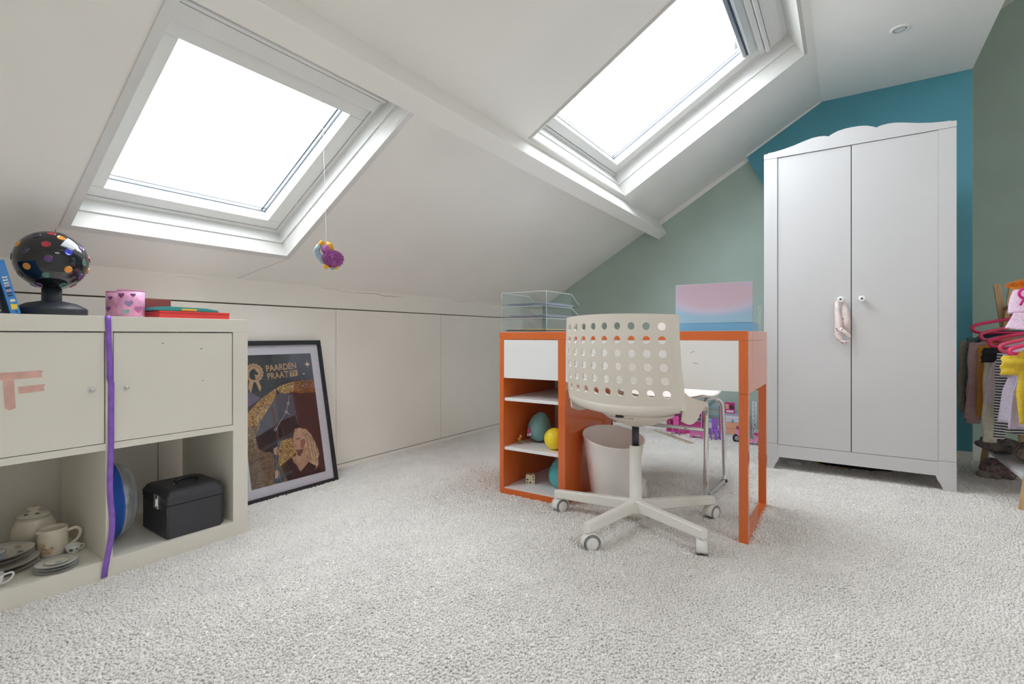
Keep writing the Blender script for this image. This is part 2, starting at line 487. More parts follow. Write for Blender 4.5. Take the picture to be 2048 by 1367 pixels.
# ------------------------------------------------------------------ rooflights
def rooflight(name, label, w, depth, casing, sash_b, sash_s, glass_top, big):
    cx, cy = (w['x0']+w['x1'])/2, (w['y0']+w['y1'])/2
    wid = w['y1']-w['y0']; ln = abs(w['x1']-w['x0'])/CA
    root = bpy.data.objects.new(name, None)
    COL.objects.link(root)
    # local x = -Y, y = up the slope, z = outwards
    root.matrix_world = Matrix(((0, CA, -SA, cx), (-1, 0, 0, cy), (0, SA, CA, roof(cx)), (0, 0, 0, 1)))
    if w['x0'] > w['x1']:      # added fill rooflight in the opposite slope
        root.matrix_world = Matrix(((0, -CA, SA, cx), (1, 0, 0, cy), (0, SA, CA, roof2(cx)), (0, 0, 0, 1)))
    tag(root, label, None, kind='structure')
    hw, hl = wid/2, ln/2
    t = 0.018
    # lining boards
    for a, b in (((-hw-t, -hl-t, -0.002), (hw+t, -hl, depth)), ((-hw-t, hl, -0.002), (hw+t, hl+t, depth)),
                 ((-hw-t, -hl, -0.002), (-hw, hl, depth)), ((hw, -hl, -0.002), (hw+t, hl, depth))):
        MB().box(a, b).build('lining_board', M_LINING, root)
    # small stepped bead half way up the lining
    s = 0.006; zb = depth*0.55
    for a, b in (((-hw, -hl, zb), (hw, -hl+s, depth)), ((-hw, -hl+s, zb), (-hw+s, hl, depth)), ((hw-s, -hl+s, zb), (hw, hl, depth))):
        MB().box(a, b).build('lining_bead', M_FRAMEW, root)
    # casing round the opening on the room side
    c = casing
    for a, b in (((-hw-c, -hl-c, -0.006), (hw+c, -hl, 0.0)), ((-hw-c, -hl, -0.006), (-hw, hl, 0.0)), ((hw, -hl, -0.006), (hw+c, hl, 0.0))):
        MB().box(a, b, 0.001).build('casing', M_FRAMEW, root)
    # fixed frame
    f = 0.024; z1 = depth + 0.085
    for a, b in (((-hw-t, -hl-t, depth), (hw+t, -hl+f, z1)), ((-hw-t, hl-f, depth), (hw+t, hl+t, z1)),
                 ((-hw-t, -hl+f, depth), (-hw+f, hl-f, z1)), ((hw-f, -hl+f, depth), (hw+t, hl-f, z1))):
        MB().box(a, b, 0.002).build('frame_bar', M_FRAMEW, root)
    # gasket line between frame and sash
    g = 0.0022
    x0, x1, y0, y1 = -hw+f, hw-f, -hl+f, hl-f
    for a, b in (((x0, y0, depth+0.012), (x1, y0+g, z1)), ((x0, y0, depth+0.012), (x0+g, y1, z1)), ((x1-g, y0, depth+0.012), (x1, y1, z1))):
        MB().box(a, b).build('gasket', M_DARKGAP, root)
    x0 += g; x1 -= g; y0 += g
    gy1 = -hl + glass_top
    gx0, gx1, gy0 = -hw+sash_s, hw-sash_s, -hl+sash_b
    zs, ze = depth+0.004, depth+0.085
    for a, b in (((x0, y0, zs), (x1, gy0, ze)), ((x0, gy1, zs), (x1, gy1+0.055, ze)),
                 ((x0, gy0, zs), (gx0, gy1, ze)), ((gx1, gy0, zs), (x1, gy1, ze))):
        MB().box(a, b, 0.003).build('sash_bar', M_FRAMEW, root)
    zg = depth+0.056
    MB().box((gx0-0.005, gy0-0.005, zg), (gx1+0.005, gy1+0.005, zg+0.006)).build('pane', M_GLASS, root)
    # glazing bead and lead-grey spacer seen at the pane edge
    k = 0.007
    for a, b in (((gx0, gy0, zg-0.006), (gx0+k*0.6, gy1, zg)), ((gx0+k*0.9, gy0, zg+0.006), (gx0+k*2.0, gy1, zg+0.010))):
        MB().box(a, b).build('spacer', mat('lead_grey_spacer', (118, 126, 136), 0.45, metal=0.3), root)
    for sx_ in (1,):
        MB().box((gx1-k*0.6, gy0, zg-0.006), (gx1, gy1, zg)).build('spacer', mat('lead_grey_spacer', (118, 126, 136), 0.45), root)
    for a, b in (((gx0, gy0, zg-0.004), (gx1, gy0+k*0.5, zg)), ((gx0, gy0+k*1.2, zg+0.006), (gx1, gy0+k*1.8, zg+0.009))):
        MB().box(a, b).build('spacer', mat('lead_grey_spacer', (118, 126, 136), 0.45), root)
    # head: ventilation flap and cover boards above the pane
    if not big:
        MB().box((x0, gy1+0.0555, depth), (x1, gy1+0.060, ze)).build('gasket', M_GREYGAP, root)
        MB().box((x0, gy1+0.0605, depth-0.014), (x1, gy1+0.112, ze), 0.003).build('vent_flap', M_FRAMEW, root)
        MB().box((x0, gy1+0.1125, depth-0.004), (x1, gy1+0.1165, ze)).build('gasket', M_GREYGAP, root)
        MB().box((x0, gy1+0.1285, depth-0.002), (x1, gy1+0.1305, ze)).build('gasket', M_GREYGAP, root)
        MB().box((x0-0.008, gy1+0.117, depth-0.020), (x1+0.008, gy1+0.128, ze), 0.002).build('flap_lip', M_FRAMEW, root)
        MB().box((x0-0.004, gy1+0.131, depth-0.006), (x1+0.004, hl-f, ze), 0.003).build('head_cover', M_FRAMEW, root)
    else:
        # pulled-up blind: aluminium bottom rail, navy edge, cassette
        y = gy1 - 0.028
        MB().box((gx0+0.004, y, depth+0.012), (gx1-0.004, y+0.020, depth+0.040), 0.003).build('blind_rail', mat('brushed_aluminium', (176, 180, 184), 0.35, metal=0.7), root)
        MB().box((gx0+0.004, y+0.021, depth+0.008), (gx1-0.004, y+0.034, depth+0.038), 0.002).build('blind_cloth', mat('navy_blind_cloth', (58, 72, 104), 0.7), root)
        MB().box((gx0-0.002, y+0.035, depth-0.004), (gx1+0.002, y+0.070, depth+0.040), 0.004).build('blind_cassette', mat('pale_grey_aluminium', (196, 202, 204), 0.4), root)
        MB().box((x0+0.03, gy1+0.048, depth-0.016), (x1-0.03, gy1+0.074, ze), 0.004).build('vent_flap', M_FRAMEW, root)
        MB().box((x0+0.02, gy1+0.078, depth-0.030), (x1-0.02, gy1+0.098, ze), 0.004).build('flap_lip', M_FRAMEW, root)
        MB().box((x0, gy1+0.102, depth-0.002), (x1, gy1+0.107, ze)).build('gasket', M_DARKGAP, root)
        MB().box((x0, gy1+0.108, depth-0.004), (x1, hl-f, ze), 0.003).build('head_cover', M_FRAMEW, root)
    # light enters here: a sampling portal for the sky, it gives no light of its own
    ld = bpy.data.lights.new('sky_portal', 'AREA')
    ld.shape = 'RECTANGLE'; ld.size = gx1-gx0; ld.size_y = gy1-gy0
    ld.cycles.is_portal = True
    lo = bpy.data.objects.new('sky_portal', ld)
    link(lo, root)
    lo.location = (0, (gy0+gy1)/2, ze+0.02)
    return root

rooflight('window_1', 'smaller white rooflight over the cube shelf', W1, 0.115, 0.026, 0.072, 0.088, 0.715, False)
rooflight('window_2', 'larger white rooflight with raised blind above the desk', W2, 0.150, 0.010, 0.078, 0.10, 0.975, True)

rooflight('window_3_fill', 'added unseen white rooflight in the opposite slope, letting in fill light', W3, 0.115, 0.020, 0.072, 0.088, 0.60, False)  # added out of view to brighten the left walls and carpet

# neighbouring chimney outside rooflight 2
ch = thing('neighbour_chimney', 'grey rendered chimney stack outside the larger rooflight', 'chimney', (0, 0, 0))
mch = mat('weathered_render', (54, 53, 57), 0.9, vary=0.35, vscale=3, bump=0.5, bscale=14)
MB().box((-1.204, 7.00, -0.06), (-0.35, 7.6, 5.9), 0.02).build('stack', mch, ch)
MB().box((-1.26, 6.94, 5.9), (-0.29, 7.66, 6.1), 0.02).build('cap', mch, ch)

# ------------------------------------------------------------------ ceiling spot
sp = thing('ceiling_spotlight', 'small round recessed spotlight in the flat ceiling strip', 'spotlight', (0.228, 3.21, FZ))
MB().lathe([(0.026, 0.0), (0.030, -0.006), (0.042, -0.004), (0.044, 0.0)], seg=36).build('ring', mat('white_enamel', (244, 244, 242), 0.3), sp)
MB().lathe([(0.026, 0.001), (0.027, -0.0045), (0.024, -0.0045), (0.022, 0.001)], seg=36).build('clip_ring', M_GREYP, sp)
MB().lathe([(0.0001, -0.0005), (0.012, -0.001), (0.022, -0.003), (0.024, -0.003)], seg=30).build('lamp', mat('lamp_reflector', (232, 234, 234), 0.25, bump=0.5, bscale=300), sp)

# ------------------------------------------------------------------ cube shelf unit
SX, SB = -1.8455, -2.2355            # front and back planes
SY0, SY1, SH = 0.186, 1.0106, 0.7925
unit = thing('cube_shelf', 'cream white cube shelf unit with two doors over open cells', 'shelf unit', (0, 0, 0))
MB().box((SB, SY0, SH-0.046), (SX, SY1, SH), 0.0015).build('top_board', M_SHELF, unit)
MB().box((SB, SY0, 0.0), (SX, SY1, 0.0615), 0.0015).build('bottom_board', M_SHELF, unit)
MB().box((SB, SY1-0.0535, 0.0615), (SX, SY1, SH-0.046), 0.0012).build('side_panel', M_SHELF, unit)
MB().box((SB, SY0, 0.0615), (SX, SY0+0.0535, SH-0.046), 0.0012).build('side_panel', M_SHELF, unit)
DV0, DV1 = 0.5815, 0.599
MB().box((SB, DV0, 0.0615), (SX, DV1, SH-0.046), 0.0008).build('divider', M_SHELF, unit)
for y0, y1 in ((SY0+0.0535, DV0), (DV1, SY1-0.0535)):
    MB().box((SB, y0, 0.391), (SX, y1, 0.4105), 0.0008).build('shelf_board', M_SHELF, unit)
M_CLEARKNOB = mat('clear_acrylic_knob', (196, 198, 198), 0.08, metal=0.35)
def shelf_door(y0, y1, ky):
    d = MB().box((SX-0.020, y0+0.003, 0.4125), (SX-0.002, y1-0.003, SH-0.0495), 0.001).build('door', M_SHELF, unit)
    k = MB().lathe([(0.0001, 0.016), (0.004, 0.0155), (0.0065, 0.012), (0.0065, 0.008), (0.003, 0.004), (0.003, 0.0)], (SX-0.002, ky, 0.574), 20, axis='x')
    k.build('knob', M_CLEARKNOB, d)
    MB().box((SX-0.022, y0+0.002, 0.4115), (SX-0.019, y1-0.002, SH-0.0480)).build('door_gap', mat('gap_shadow_grey', (70, 68, 62), 0.9), unit)
    return d
d1 = shelf_door(SY0+0.0535, DV0, 0.547)
d2 = shelf_door(DV1, SY1-0.0535, 0.632)
# pink tape letter on the left door (reads F)
M_TAPE = mat('pink_washi_tape', (222, 176, 164), 0.6, vary=0.1, vscale=30)
xf = SX-0.0016
MB().add([(xf, 0.350, 0.6165), (xf, 0.352, 0.6365), (xf, 0.441, 0.6385), (xf, 0.437, 0.6270), (xf, 0.440, 0.6195)], [(0, 1, 2, 3, 4)]).build('tape_strip', M_TAPE, d1)
MB().add([(xf, 0.361, 0.6165), (xf, 0.383, 0.6165), (xf, 0.386, 0.541), (xf, 0.374, 0.536), (xf, 0.365, 0.543)], [(0, 1, 2, 3, 4)]).build('tape_strip', M_TAPE, d1)
MB().add([(xf, 0.392, 0.578), (xf, 0.390, 0.597), (xf, 0.446, 0.600), (xf, 0.442, 0.590), (xf, 0.444, 0.582)], [(0, 1, 2, 3, 4)]).build('tape_strip', M_TAPE, d1)
M_MARK = mat('grey_scuff', (110, 108, 100), 0.7)
for y, z, r in ((0.733, 0.709, 0.0022), (0.850, 0.689, 0.0024), (0.855, 0.579, 0.0018), (0.66, 0.705, 0.0008)):
    MB().add([(SX-0.0014, y+r*math.cos(k*PI/3)*1.2, z+r*math.sin(k*PI/3)) for k in range(6)], [tuple(range(6))]).build('scuff', M_MARK, d2)

# purple ribbon hanging over the front edge
pts = []
mb = MB()
N = 46
M_RIB = mat('purple_satin', (140, 96, 196), 0.22, vary=0.12, vscale=40, bump=0.2, bscale=50)
ys_ = []
def rib(t):
    z = SH+0.0015 - t*(SH-0.012)
    y = 0.590 + (0.004*math.sin(t*5) if t > 0.25 else -0.004 + 0.016*t) + (0.009*math.exp(-((t-0.80)/0.10)**2)) - (0.010*max(0, t-0.86)/0.14)
    x = SX + 0.003 + 0.004*math.sin(t*9)**2 + 0.004*(t > 0.8)*(t-0.8)
    return x, y, z
for i in range(N+1):
    t = i/N
    x, y, z = rib(t)
    tw = 0.5*math.sin(t*22)*math.exp(-t*3)
    w = 0.0075
    mb.v += [(x - 0.4*w*abs(tw), y-w*math.cos(tw), z), (x + 0.4*w*abs(tw)+0.0006, y+w*math.cos(tw), z+0.001*math.sin(t*40))]
for i in range(N):
    mb.f.append((2*i, 2*i+1, 2*i+3, 2*i+2)); mb.sm.append(True)
rb = mb.build('ribbon', M_RIB, None, solid=0.0006, off=1)
# short tail lying on the shelf top
tag(rb, 'shiny purple ribbon hanging down the front of the shelf divider', 'ribbon')

# --- disco lamp
dl = thing('disco_lamp', 'black disco ball lamp with coloured lenses on the shelf top', 'lamp', (-2.04, 0.507, SH))
MB().lathe([(0.0001, 0.0), (0.082, 0.0), (0.085, 0.004), (0.086, 0.022), (0.083, 0.026), (0.060, 0.040), (0.030, 0.047), (0.024, 0.048), (0.0001, 0.048)], seg=48).build('base', mat('dull_black_plastic', (38, 42, 48), 0.5, vary=0.05), dl)
MB().lathe([(0.026, 0.044), (0.024, 0.050), (0.024, 0.090), (0.0001, 0.092)], seg=32).build('neck', mat('dull_black_plastic', (38, 42, 48), 0.5), dl)
BC = Vector((0, 0, 0.1725))
shell = MB().sphere(BC, 0.0895, 48, 28).build('globe', mat('glossy_black_shell', (20, 21, 26), 0.07, vary=0.05, coat=0.4), dl)
LC = {'o': (232, 150, 40), 'r': (170, 34, 48), 'v': (36, 30, 62), 'p': (82, 40, 110), 'b': (34, 52, 190), 'g': (62, 104, 88)}
dirs = [('o',.69,.07,.72),('r',.83,-.35,.43),('o',.16,-.89,.43),('v',.58,-.79,.19),('p',.95,-.32,-.05),('b',.95,.19,.23),('g',.73,.68,-.05),('o',.56,-.76,-.32),('o',.92,.2,-.35),('g',.75,-.32,-.57),('p',.57,.63,-.53),('g',.5,.18,-.85),('p',.28,-.4,-.87),('p',.63,.63,.46),('v',.45,-.5,.74),('r',.5,-.13,.85),('g',-.19,-.98,.04),('o',.25,.93,-.28),('r',.29,.95,.13),('v',.1,-.83,-.55),('r',.09,.56,-.83),
        ('o',-.6,.3,.74),('b',-.9,-.3,.3),('g',-.8,.6,0),('r',-.7,-.6,-.4),('p',-.9,.2,-.38),('o',-.3,.7,.65),('b',-.3,-.4,-.87)]
for c, x, y, z in dirs:
    d = Vector((x, y, z)).normalized()
    q = d.to_track_quat('Z', 'Y').to_matrix().to_4x4()
    l = MB().lathe([(0.0098, -0.002), (0.0102, 0.0015), (0.0090, 0.0022), (0.0082, 0.0008), (0.0045, 0.0016), (0.0001, 0.0019)], seg=22)
    l.xform(Matrix.Translation(BC + d*0.0888) @ q)
    l.build('lens', mat('lens_' + {'o': 'amber', 'r': 'red', 'v': 'violet', 'p': 'purple', 'b': 'blue', 'g': 'green'}[c], LC[c], 0.12, coat=0.6), dl)

# --- blue book leaning, dark book beside it
def book(name, label, base, lean, thick, height, depth, spine_mat, rotz=0):
    root = thing(name, label, 'book', base, 0)
    Mx = Matrix.Rotation(lean, 4, 'X')
    b = MB().box((-depth, 0, 0), (-0.0025, thick, height), 0.0008); b.xform(Mx)
    b2 = MB().box((-depth+0.003, 0.0015, 0.002), (-0.006, thick-0.0015, height-0.002))
    b.build('cover', spine_mat, root)
    s = MB().box((-0.0025, 0, 0), (0, thick, height), 0.0008); s.xform(Mx)
    sp_ = s.build('spine', spine_mat, root)
    return root, sp_, Mx
M_BOOKB = mat('blue_book_cover', (64, 134, 204), 0.4)
bk, spine, Mx = book('comic_book', 'blue book with yellow badge on its spine, leaning at the shelf end', (-1.93, 0.3935, SH), R(13), 0.021, 0.150, 0.12, M_BOOKB)
def on_spine(y, z): return Mx @ Matrix.Translation((0.0004, y, z)) @ Matrix(((0, 0, 1, 0), (1, 0, 0, 0), (0, 1, 0, 0), (0, 0, 0, 1)))
def spine_patch(name, pts, m, e=0.0005):
    return MB().add([tuple(Mx @ Vector((e, p[0], p[1]))) for p in pts], [tuple(range(len(pts)))]).build(name, m, spine)
spine_patch('badge', [(0.005, 0.013), (0.0175, 0.013), (0.0185, 0.027), (0.014, 0.026), (0.010, 0.029), (0.005, 0.027)], mat('yellow_print', (238, 206, 60), 0.5, vary=0.1, vscale=200))
spine_patch('emblem', [(0.010, 0.0045), (0.014, 0.003), (0.0155, 0.0065), (0.012, 0.0095)], mat('dark_teal_print', (30, 84, 110), 0.5))
spine_patch('emblem', [(0.007, 0.034), (0.0175, 0.034), (0.0175, 0.040), (0.012, 0.0415), (0.007, 0.040)], mat('pale_print', (226, 224, 210), 0.5, vary=0.2, vscale=300))
for k, (z, c) in enumerate(((0.049, 'd'), (0.056, 'd'), (0.063, 'p'), (0.070, 'd'), (0.077, 'p'), (0.084, 'w'), (0.092, 'w'), (0.100, 'w'))):
    m_ = {'d': mat('ink_print', (40, 44, 66), 0.5), 'p': mat('rose_print', (226, 172, 176), 0.5), 'w': mat('pale_print', (226, 224, 210), 0.5)}[c]
    spine_patch('print_mark', [(0.005, z), (0.0165, z+0.001), (0.015, z+0.0055), (0.011, z+0.0035), (0.006, z+0.005)], m_)
M_BOOKD = mat('dark_book_cover', (30, 40, 52), 0.4)
bk2, spine2, Mx2 = book('picture_book', 'dark book with white lettering beside the blue book', (-1.93, 0.3560, SH), R(9), 0.022, 0.120, 0.12, M_BOOKD)
for z in (0.004, 0.016, 0.030):
    MB().add([tuple(Mx2 @ Vector((0.0005, p[0], p[1]))) for p in ((0.004, z), (0.018, z+0.002), (0.019, z+0.006), (0.010, z+0.0055), (0.004, z+0.008))], [(0, 1, 2, 3, 4)]).build('print_mark', mat('pale_print', (226, 224, 210), 0.5), spine2)

# --- pink tins
def tin(name, label, x, y, r, h, shade):
    t = thing(name, label, 'tin', (x, y, SH))
    m = mat('pink_tin_' + shade, {'light': (224, 160, 196), 'dusky': (196, 140, 164)}[shade], 0.35, vary=0.12, vscale=60)
    MB().lathe([(0.0001, 0), (r, 0), (r, h), (r-0.0012, h), (r-0.0012, 0.002), (0.0001, 0.002)], seg=40).build('wall', m, t)
    MB().tube([(r*math.cos(a), r*math.sin(a), h) for a in [2*PI*k/36 for k in range(36)]], 0.0013, 6, closed=True).build('rim', mat('pink_tin_rim', (220, 148, 186), 0.3), t)
    def heart(a0, z0, s, m2, name='printed_heart'):
        pts = []
        for k in range(24):
            q = 2*PI*k/24
            hx = 16*math.sin(q)**3/16; hz = (13*math.cos(q)-5*math.cos(2*q)-2*math.cos(3*q)-math.cos(4*q))/16
            a = a0 + hx*s/r
            pts.append(((r+0.0006)*math.cos(a), (r+0.0006)*math.sin(a), z0+hz*s))
        cen = ((r+0.0007)*math.cos(a0), (r+0.0007)*math.sin(a0), z0)
        MB().add([cen]+pts, [(0, k+1, (k+1) % 24+1) for k in range(24)]).build(name, m2, t)
    return t, heart
facing = math.atan2(-0.68, 1.94)
t1, heart = tin('pencil_tin', 'light pink printed tin, the nearer of the two tins on the shelf', -1.945, 0.680, 0.0365, 0.088, 'light')
heart(facing+0.55, 0.026, 0.013, mat('hot_pink_print', (232, 92, 150), 0.4))
heart(facing+0.55, 0.026, 0.0095, mat('lilac_grey_print', (150, 130, 170), 0.4), 'printed_heart')
heart(facing-0.75, 0.070, 0.010, mat('plum_print', (128, 72, 128), 0.4))
heart(facing-0.15, 0.045, 0.012, mat('lilac_grey_print', (190, 186, 214), 0.4))
heart(facing-0.35, 0.018, 0.010, mat('mint_print', (140, 176, 168), 0.4))
heart(facing+0.15, 0.072, 0.007, mat('plum_print', (128, 72, 128), 0.4))
t2, heart2 = tin('pencil_tin', 'dusky pink printed tin half hidden behind the lighter one', -2.045, 0.682, 0.0365, 0.088, 'dusky')
heart2(facing-0.95, 0.030, 0.011, mat('plum_print', (128, 72, 128), 0.4))
heart2(facing-0.70, 0.066, 0.008, mat('plum_print', (128, 72, 128), 0.4))

# --- flat boxes
bx = thing('red_box', 'flat glossy red box lying at the shelf end', 'box', (-1.955, 0.845, SH))
MB().box((-0.085, -0.112, 0.0), (0.085, 0.112, 0.017), 0.002).build('tray', mat('red_plastic', (214, 62, 58), 0.3, coat=0.2), bx)
MB().box((-0.086, -0.113, 0.0172), (0.086, 0.113, 0.0235), 0.002).build('lid', mat('red_plastic', (214, 62, 58), 0.3), bx)
bx2 = thing('teal_case', 'flat teal case with a yellow clasp lying on the red box', 'case', (-1.955, 0.822, SH+0.0237))
prof = [(-0.098, 0.0), (0.098, 0.0), (0.098, 0.0065), (0.06, 0.0125), (-0.06, 0.0150), (-0.098, 0.0120)]
MB().prism(prof, 'x', -0.08, 0.08).build('shell', mat('teal_plastic', (62, 160, 158), 0.35), bx2)
MB().box((0.078, -0.022, 0.002), (0.083, 0.026, 0.0085), 0.0015).build('clasp', mat('yellow_plastic', (244, 186, 60), 0.4), bx2)
MB().box((-0.081, -0.0985, 0.0), (0.0812, 0.0985, 0.002)).build('rim', mat('dark_teal_plastic', (34, 108, 108), 0.4), bx2)
bx3 = MB().box((-2.215, 0.745, SH), (-2.055, 0.842, SH+0.072), 0.002).build('maroon_box', mat('maroon_card', (142, 62, 58), 0.5))
tag(bx3, 'maroon card box behind the teal case on the shelf', 'box')

# --- crockery in the lower left cell (shelf floor at z 0.0617)
ZC = 0.0617
M_CHINA = mat('cream_china', (222, 212, 194), 0.22, vary=0.03, coat=0.3)
M_CHINAW = mat('white_china', (224, 224, 220), 0.2, vary=0.03, coat=0.3)
M_RIM = mat('grey_rim_line', (120, 122, 128), 0.3)
M_PEACH = mat('peach_decal', (206, 172, 142), 0.4, vary=0.25, vscale=180)
M_LEAF = mat('green_decal', (96, 122, 100), 0.4, vary=0.25, vscale=180)
jar = thing('cookie_jar', 'cream lidded china jar at the back of the lower cell', 'jar', (-2.165, 0.495, ZC))
MB().lathe([(0.0001, 0), (0.036, 0), (0.046, 0.010), (0.056, 0.040), (0.054, 0.066), (0.044, 0.088), (0.041, 0.095), (0.039, 0.095), (0.042, 0.084), (0.0001, 0.02)], seg=40).build('body', M_CHINA, jar)
lid = MB().lathe([(0.043, 0.095), (0.0445, 0.098), (0.040, 0.101), (0.022, 0.108), (0.014, 0.110), (0.011, 0.115), (0.018, 0.120), (0.019, 0.124), (0.012, 0.127), (0.0001, 0.128)], seg=40).build('lid', M_CHINA, jar)
MB().lathe([(0.0430, 0.0975), (0.0447, 0.0983), (0.0430, 0.0992)], seg=40).build('rim_line', M_LEAF, lid)
for a in (-1.1, 0.1):
    MB().sphere((0.024*math.cos(a), 0.024*math.sin(a), 0.1075), 0.006, 10, 6, sz=0.35).build('leaf_decal', M_LEAF, lid)

jug = thing('milk_jug', 'cream china jug with a teddy bear decal and handle', 'jug', (-2.035, 0.508, ZC))
MB().lathe([(0.0001, 0), (0.029, 0), (0.033, 0.006), (0.038, 0.018), (0.0375, 0.050), (0.035, 0.070), (0.036, 0.082), (0.0345, 0.082), (0.0335, 0.070), (0.0355, 0.050), (0.034, 0.015), (0.0001, 0.012)], seg=40).build('body', M_CHINA, jug)
MB().tube(spl([(0.010, 0.032, 0.066), (0.014, 0.050, 0.070), (0.016, 0.062, 0.060), (0.014, 0.060, 0.040), (0.011, 0.046, 0.024), (0.010, 0.034, 0.020)]), 0.0050, 10).build('handle', M_CHINA, jug)
MB().sphere((0.010, -0.036, 0.078), 0.007, 12, 8, sz=0.6).build('spout', M_CHINA, jug)
def decal_on(parent, r, a0, z0, s, m, name, ax=1.0):
    n = 14
    pts = [((r)*math.cos(a0+ax*s*math.cos(2*PI*k/n)/r), (r)*math.sin(a0+ax*s*math.cos(2*PI*k/n)/r), z0+s*math.sin(2*PI*k/n)) for k in range(n)]
    MB().add([(r*math.cos(a0), r*math.sin(a0), z0)]+pts, [(0, k+1, (k+1) % n+1) for k in range(n)]).build(name, m, parent)
fj = -0.45
for da, z, s in ((-0.42, 0.040, 0.0085), (-0.40, 0.026, 0.010), (-0.05, 0.022, 0.0085), (0.12, 0.030, 0.006), (-0.62, 0.020, 0.006)):
    decal_on(jug, 0.0388, fj+da, z, s, M_PEACH, 'bear_decal')
decal_on(jug, 0.0388, fj-0.40, 0.031, 0.0045, mat('lilac_decal', (150, 140, 158), 0.4), 'bear_decal')
cup = thing('toy_cup', 'tiny white teacup with green leaf decal beside the jug', 'cup', (-1.993, 0.545, ZC))
MB().lathe([(0.0001, 0), (0.010, 0), (0.011, 0.003), (0.016, 0.010), (0.0195, 0.026), (0.0185, 0.026), (0.015, 0.011), (0.0001, 0.005)], seg=30).build('bowl', M_CHINAW, cup)
MB().tube(spl([(0.004, 0.017, 0.022), (0.006, 0.0245, 0.023), (0.006, 0.024, 0.014), (0.004, 0.014, 0.008)]), 0.0016, 8).build('handle', M_CHINAW, cup)
decal_on(cup, 0.0183, -0.5, 0.015, 0.005, M_LEAF, 'leaf_decal')
decal_on(cup, 0.0190, 0.25, 0.016, 0.003, M_LEAF, 'leaf_decal')

def plate(name, label, x, y, z, r, h, group, m=M_CHINAW, rim=M_RIM, tilt=0):
    p = thing(name, label, 'plate', (x, y, z), 0, group)
    MB().lathe([(0.0001, 0.0), (r*0.55, 0.0), (r*0.62, 0.001), (r*0.98, h-0.0012), (r, h-0.0002), (r*0.985, h+0.0006), (r*0.66, 0.0028), (r*0.58, 0.0022), (0.0001, 0.0022)], seg=48).build('dish', m, p)
    MB().lathe([(r*0.992, h-0.0010), (r*1.002, h-0.0002), (r*0.985, h+0.0009)], seg=48).build('rim_line', rim, p)
    return p
gp = 'dinner plates in the lower left cell'
for k, (dz, r, lab, dx) in enumerate(((0, 0.090, 'lowest large plate in the pile in the lower left cell', 0.0), (0.013, 0.090, 'second large plate from the bottom of the pile', 0.002), (0.027, 0.082, 'second plate from the top of the large pile', -0.012), (0.038, 0.082, 'top large plate with faint flower decal in the pile', -0.010))):
    p = plate('dinner_plate', lab, -2.025+dx, 0.385, ZC+dz, r, 0.012, gp, mat('ivory_china', (214, 208, 198), 0.22, coat=0.3))
for a, m_ in ((0.9, M_LEAF), (2.0, M_PEACH), (0.2, M_PEACH)):
    MB().sphere((0.055*math.cos(a), 0.055*math.sin(a), 0.0075), 0.007, 10, 6, sz=0.12).build('flower_decal', m_, p)
M_BLUE = mat('blue_rim_line', (86, 112, 150), 0.3)
gs = 'blue rimmed saucers on the large plates'
for k, lab in enumerate(('lowest blue-rimmed saucer on top of the large plates', 'middle blue-rimmed saucer on top of the large plates', 'top blue-rimmed saucer with rosy decal on the large plates')):
    p = plate('saucer', lab, -1.985, 0.350, ZC+0.0475+0.0065*k, 0.044, 0.0062, gs, M_CHINAW, M_BLUE)
MB().sphere((0.004, 0.004, 0.0024), 0.018, 14, 6, sz=0.04).build('flower_decal', M_PEACH, p)
ga = 'small white plates at the cell front'
for k, lab in enumerate(('lowest small white plate at the front of the cell', 'middle small white plate at the front of the cell', 'top small white plate at the front of the cell')):
    plate('side_plate', lab, -1.897, 0.482, ZC+0.0078*k, 0.049, 0.0068, ga)
dish = plate('small_dish', 'little cream dish with leaf sprig on the small plates', -1.898, 0.483, ZC+0.0184, 0.028, 0.0060, None, mat('cream_dish', (222, 222, 208), 0.22, coat=0.3), M_CHINAW)
MB().sphere((0.012, 0.001, 0.0030), 0.008, 10, 6, sx=0.5, sz=0.08).build('leaf_decal', M_LEAF, dish)
tc = thing('teacup', 'white teacup cut by the left picture edge', 'cup', (-1.878, 0.337, ZC))
MB().lathe([(0.0001, 0), (0.018, 0), (0.020, 0.004), (0.030, 0.018), (0.033, 0.040), (0.032, 0.040), (0.028, 0.018), (0.0001, 0.006)], seg=32).build('bowl', M_CHINAW, tc)
MB().tube(spl([(0.004, 0.030, 0.034), (0.006, 0.046, 0.036), (0.007, 0.049, 0.028), (0.006, 0.040, 0.016), (0.004, 0.027, 0.012)]), 0.0026, 8).build('handle', M_CHINAW, tc)

# --- blue bin with clear lid standing on edge in the lower right cell
bb_ = thing('storage_tub', 'round blue tub with frosted lid stood on edge beside the divider', 'tub', (-2.028, 0.601, ZC+0.0015))
MB().lathe([(0.0001, 0.0), (0.098, 0.0), (0.108, 0.012), (0.124, 0.044), (0.1275, 0.046), (0.1275, 0.049), (0.122, 0.049), (0.0001, 0.04)], (0, 0, 0.1285), 56, axis='y').build('tub', mat('blue_plastic', (34, 92, 190), 0.25, coat=0.3), bb_)
MB().lathe([(0.1275, 0.0495), (0.1280, 0.0530), (0.1200, 0.0560), (0.110, 0.084), (0.094, 0.096), (0.0001, 0.098)], (0, 0, 0.1285), 56, axis='y').build('lid', clear_mat('frosted_plastic', (226, 230, 232), 0.05, 0.25, cloud=0.45, cloudcol=(204, 208, 210)), bb_)
tl = bb_.children[0]
for k, (x, z, w) in enumerate(((0.060, 0.165, 0.020), (0.066, 0.135, 0.014), (0.058, 0.090, 0.026))):
    MB().box((x-w/2, 0.058, z-0.014), (x+w/2, 0.078, z+0.014), 0.003).build('content', mat('white_content' if k < 2 else 'tan_content', (238, 238, 236) if k < 2 else (206, 184, 150), 0.6), bb_)

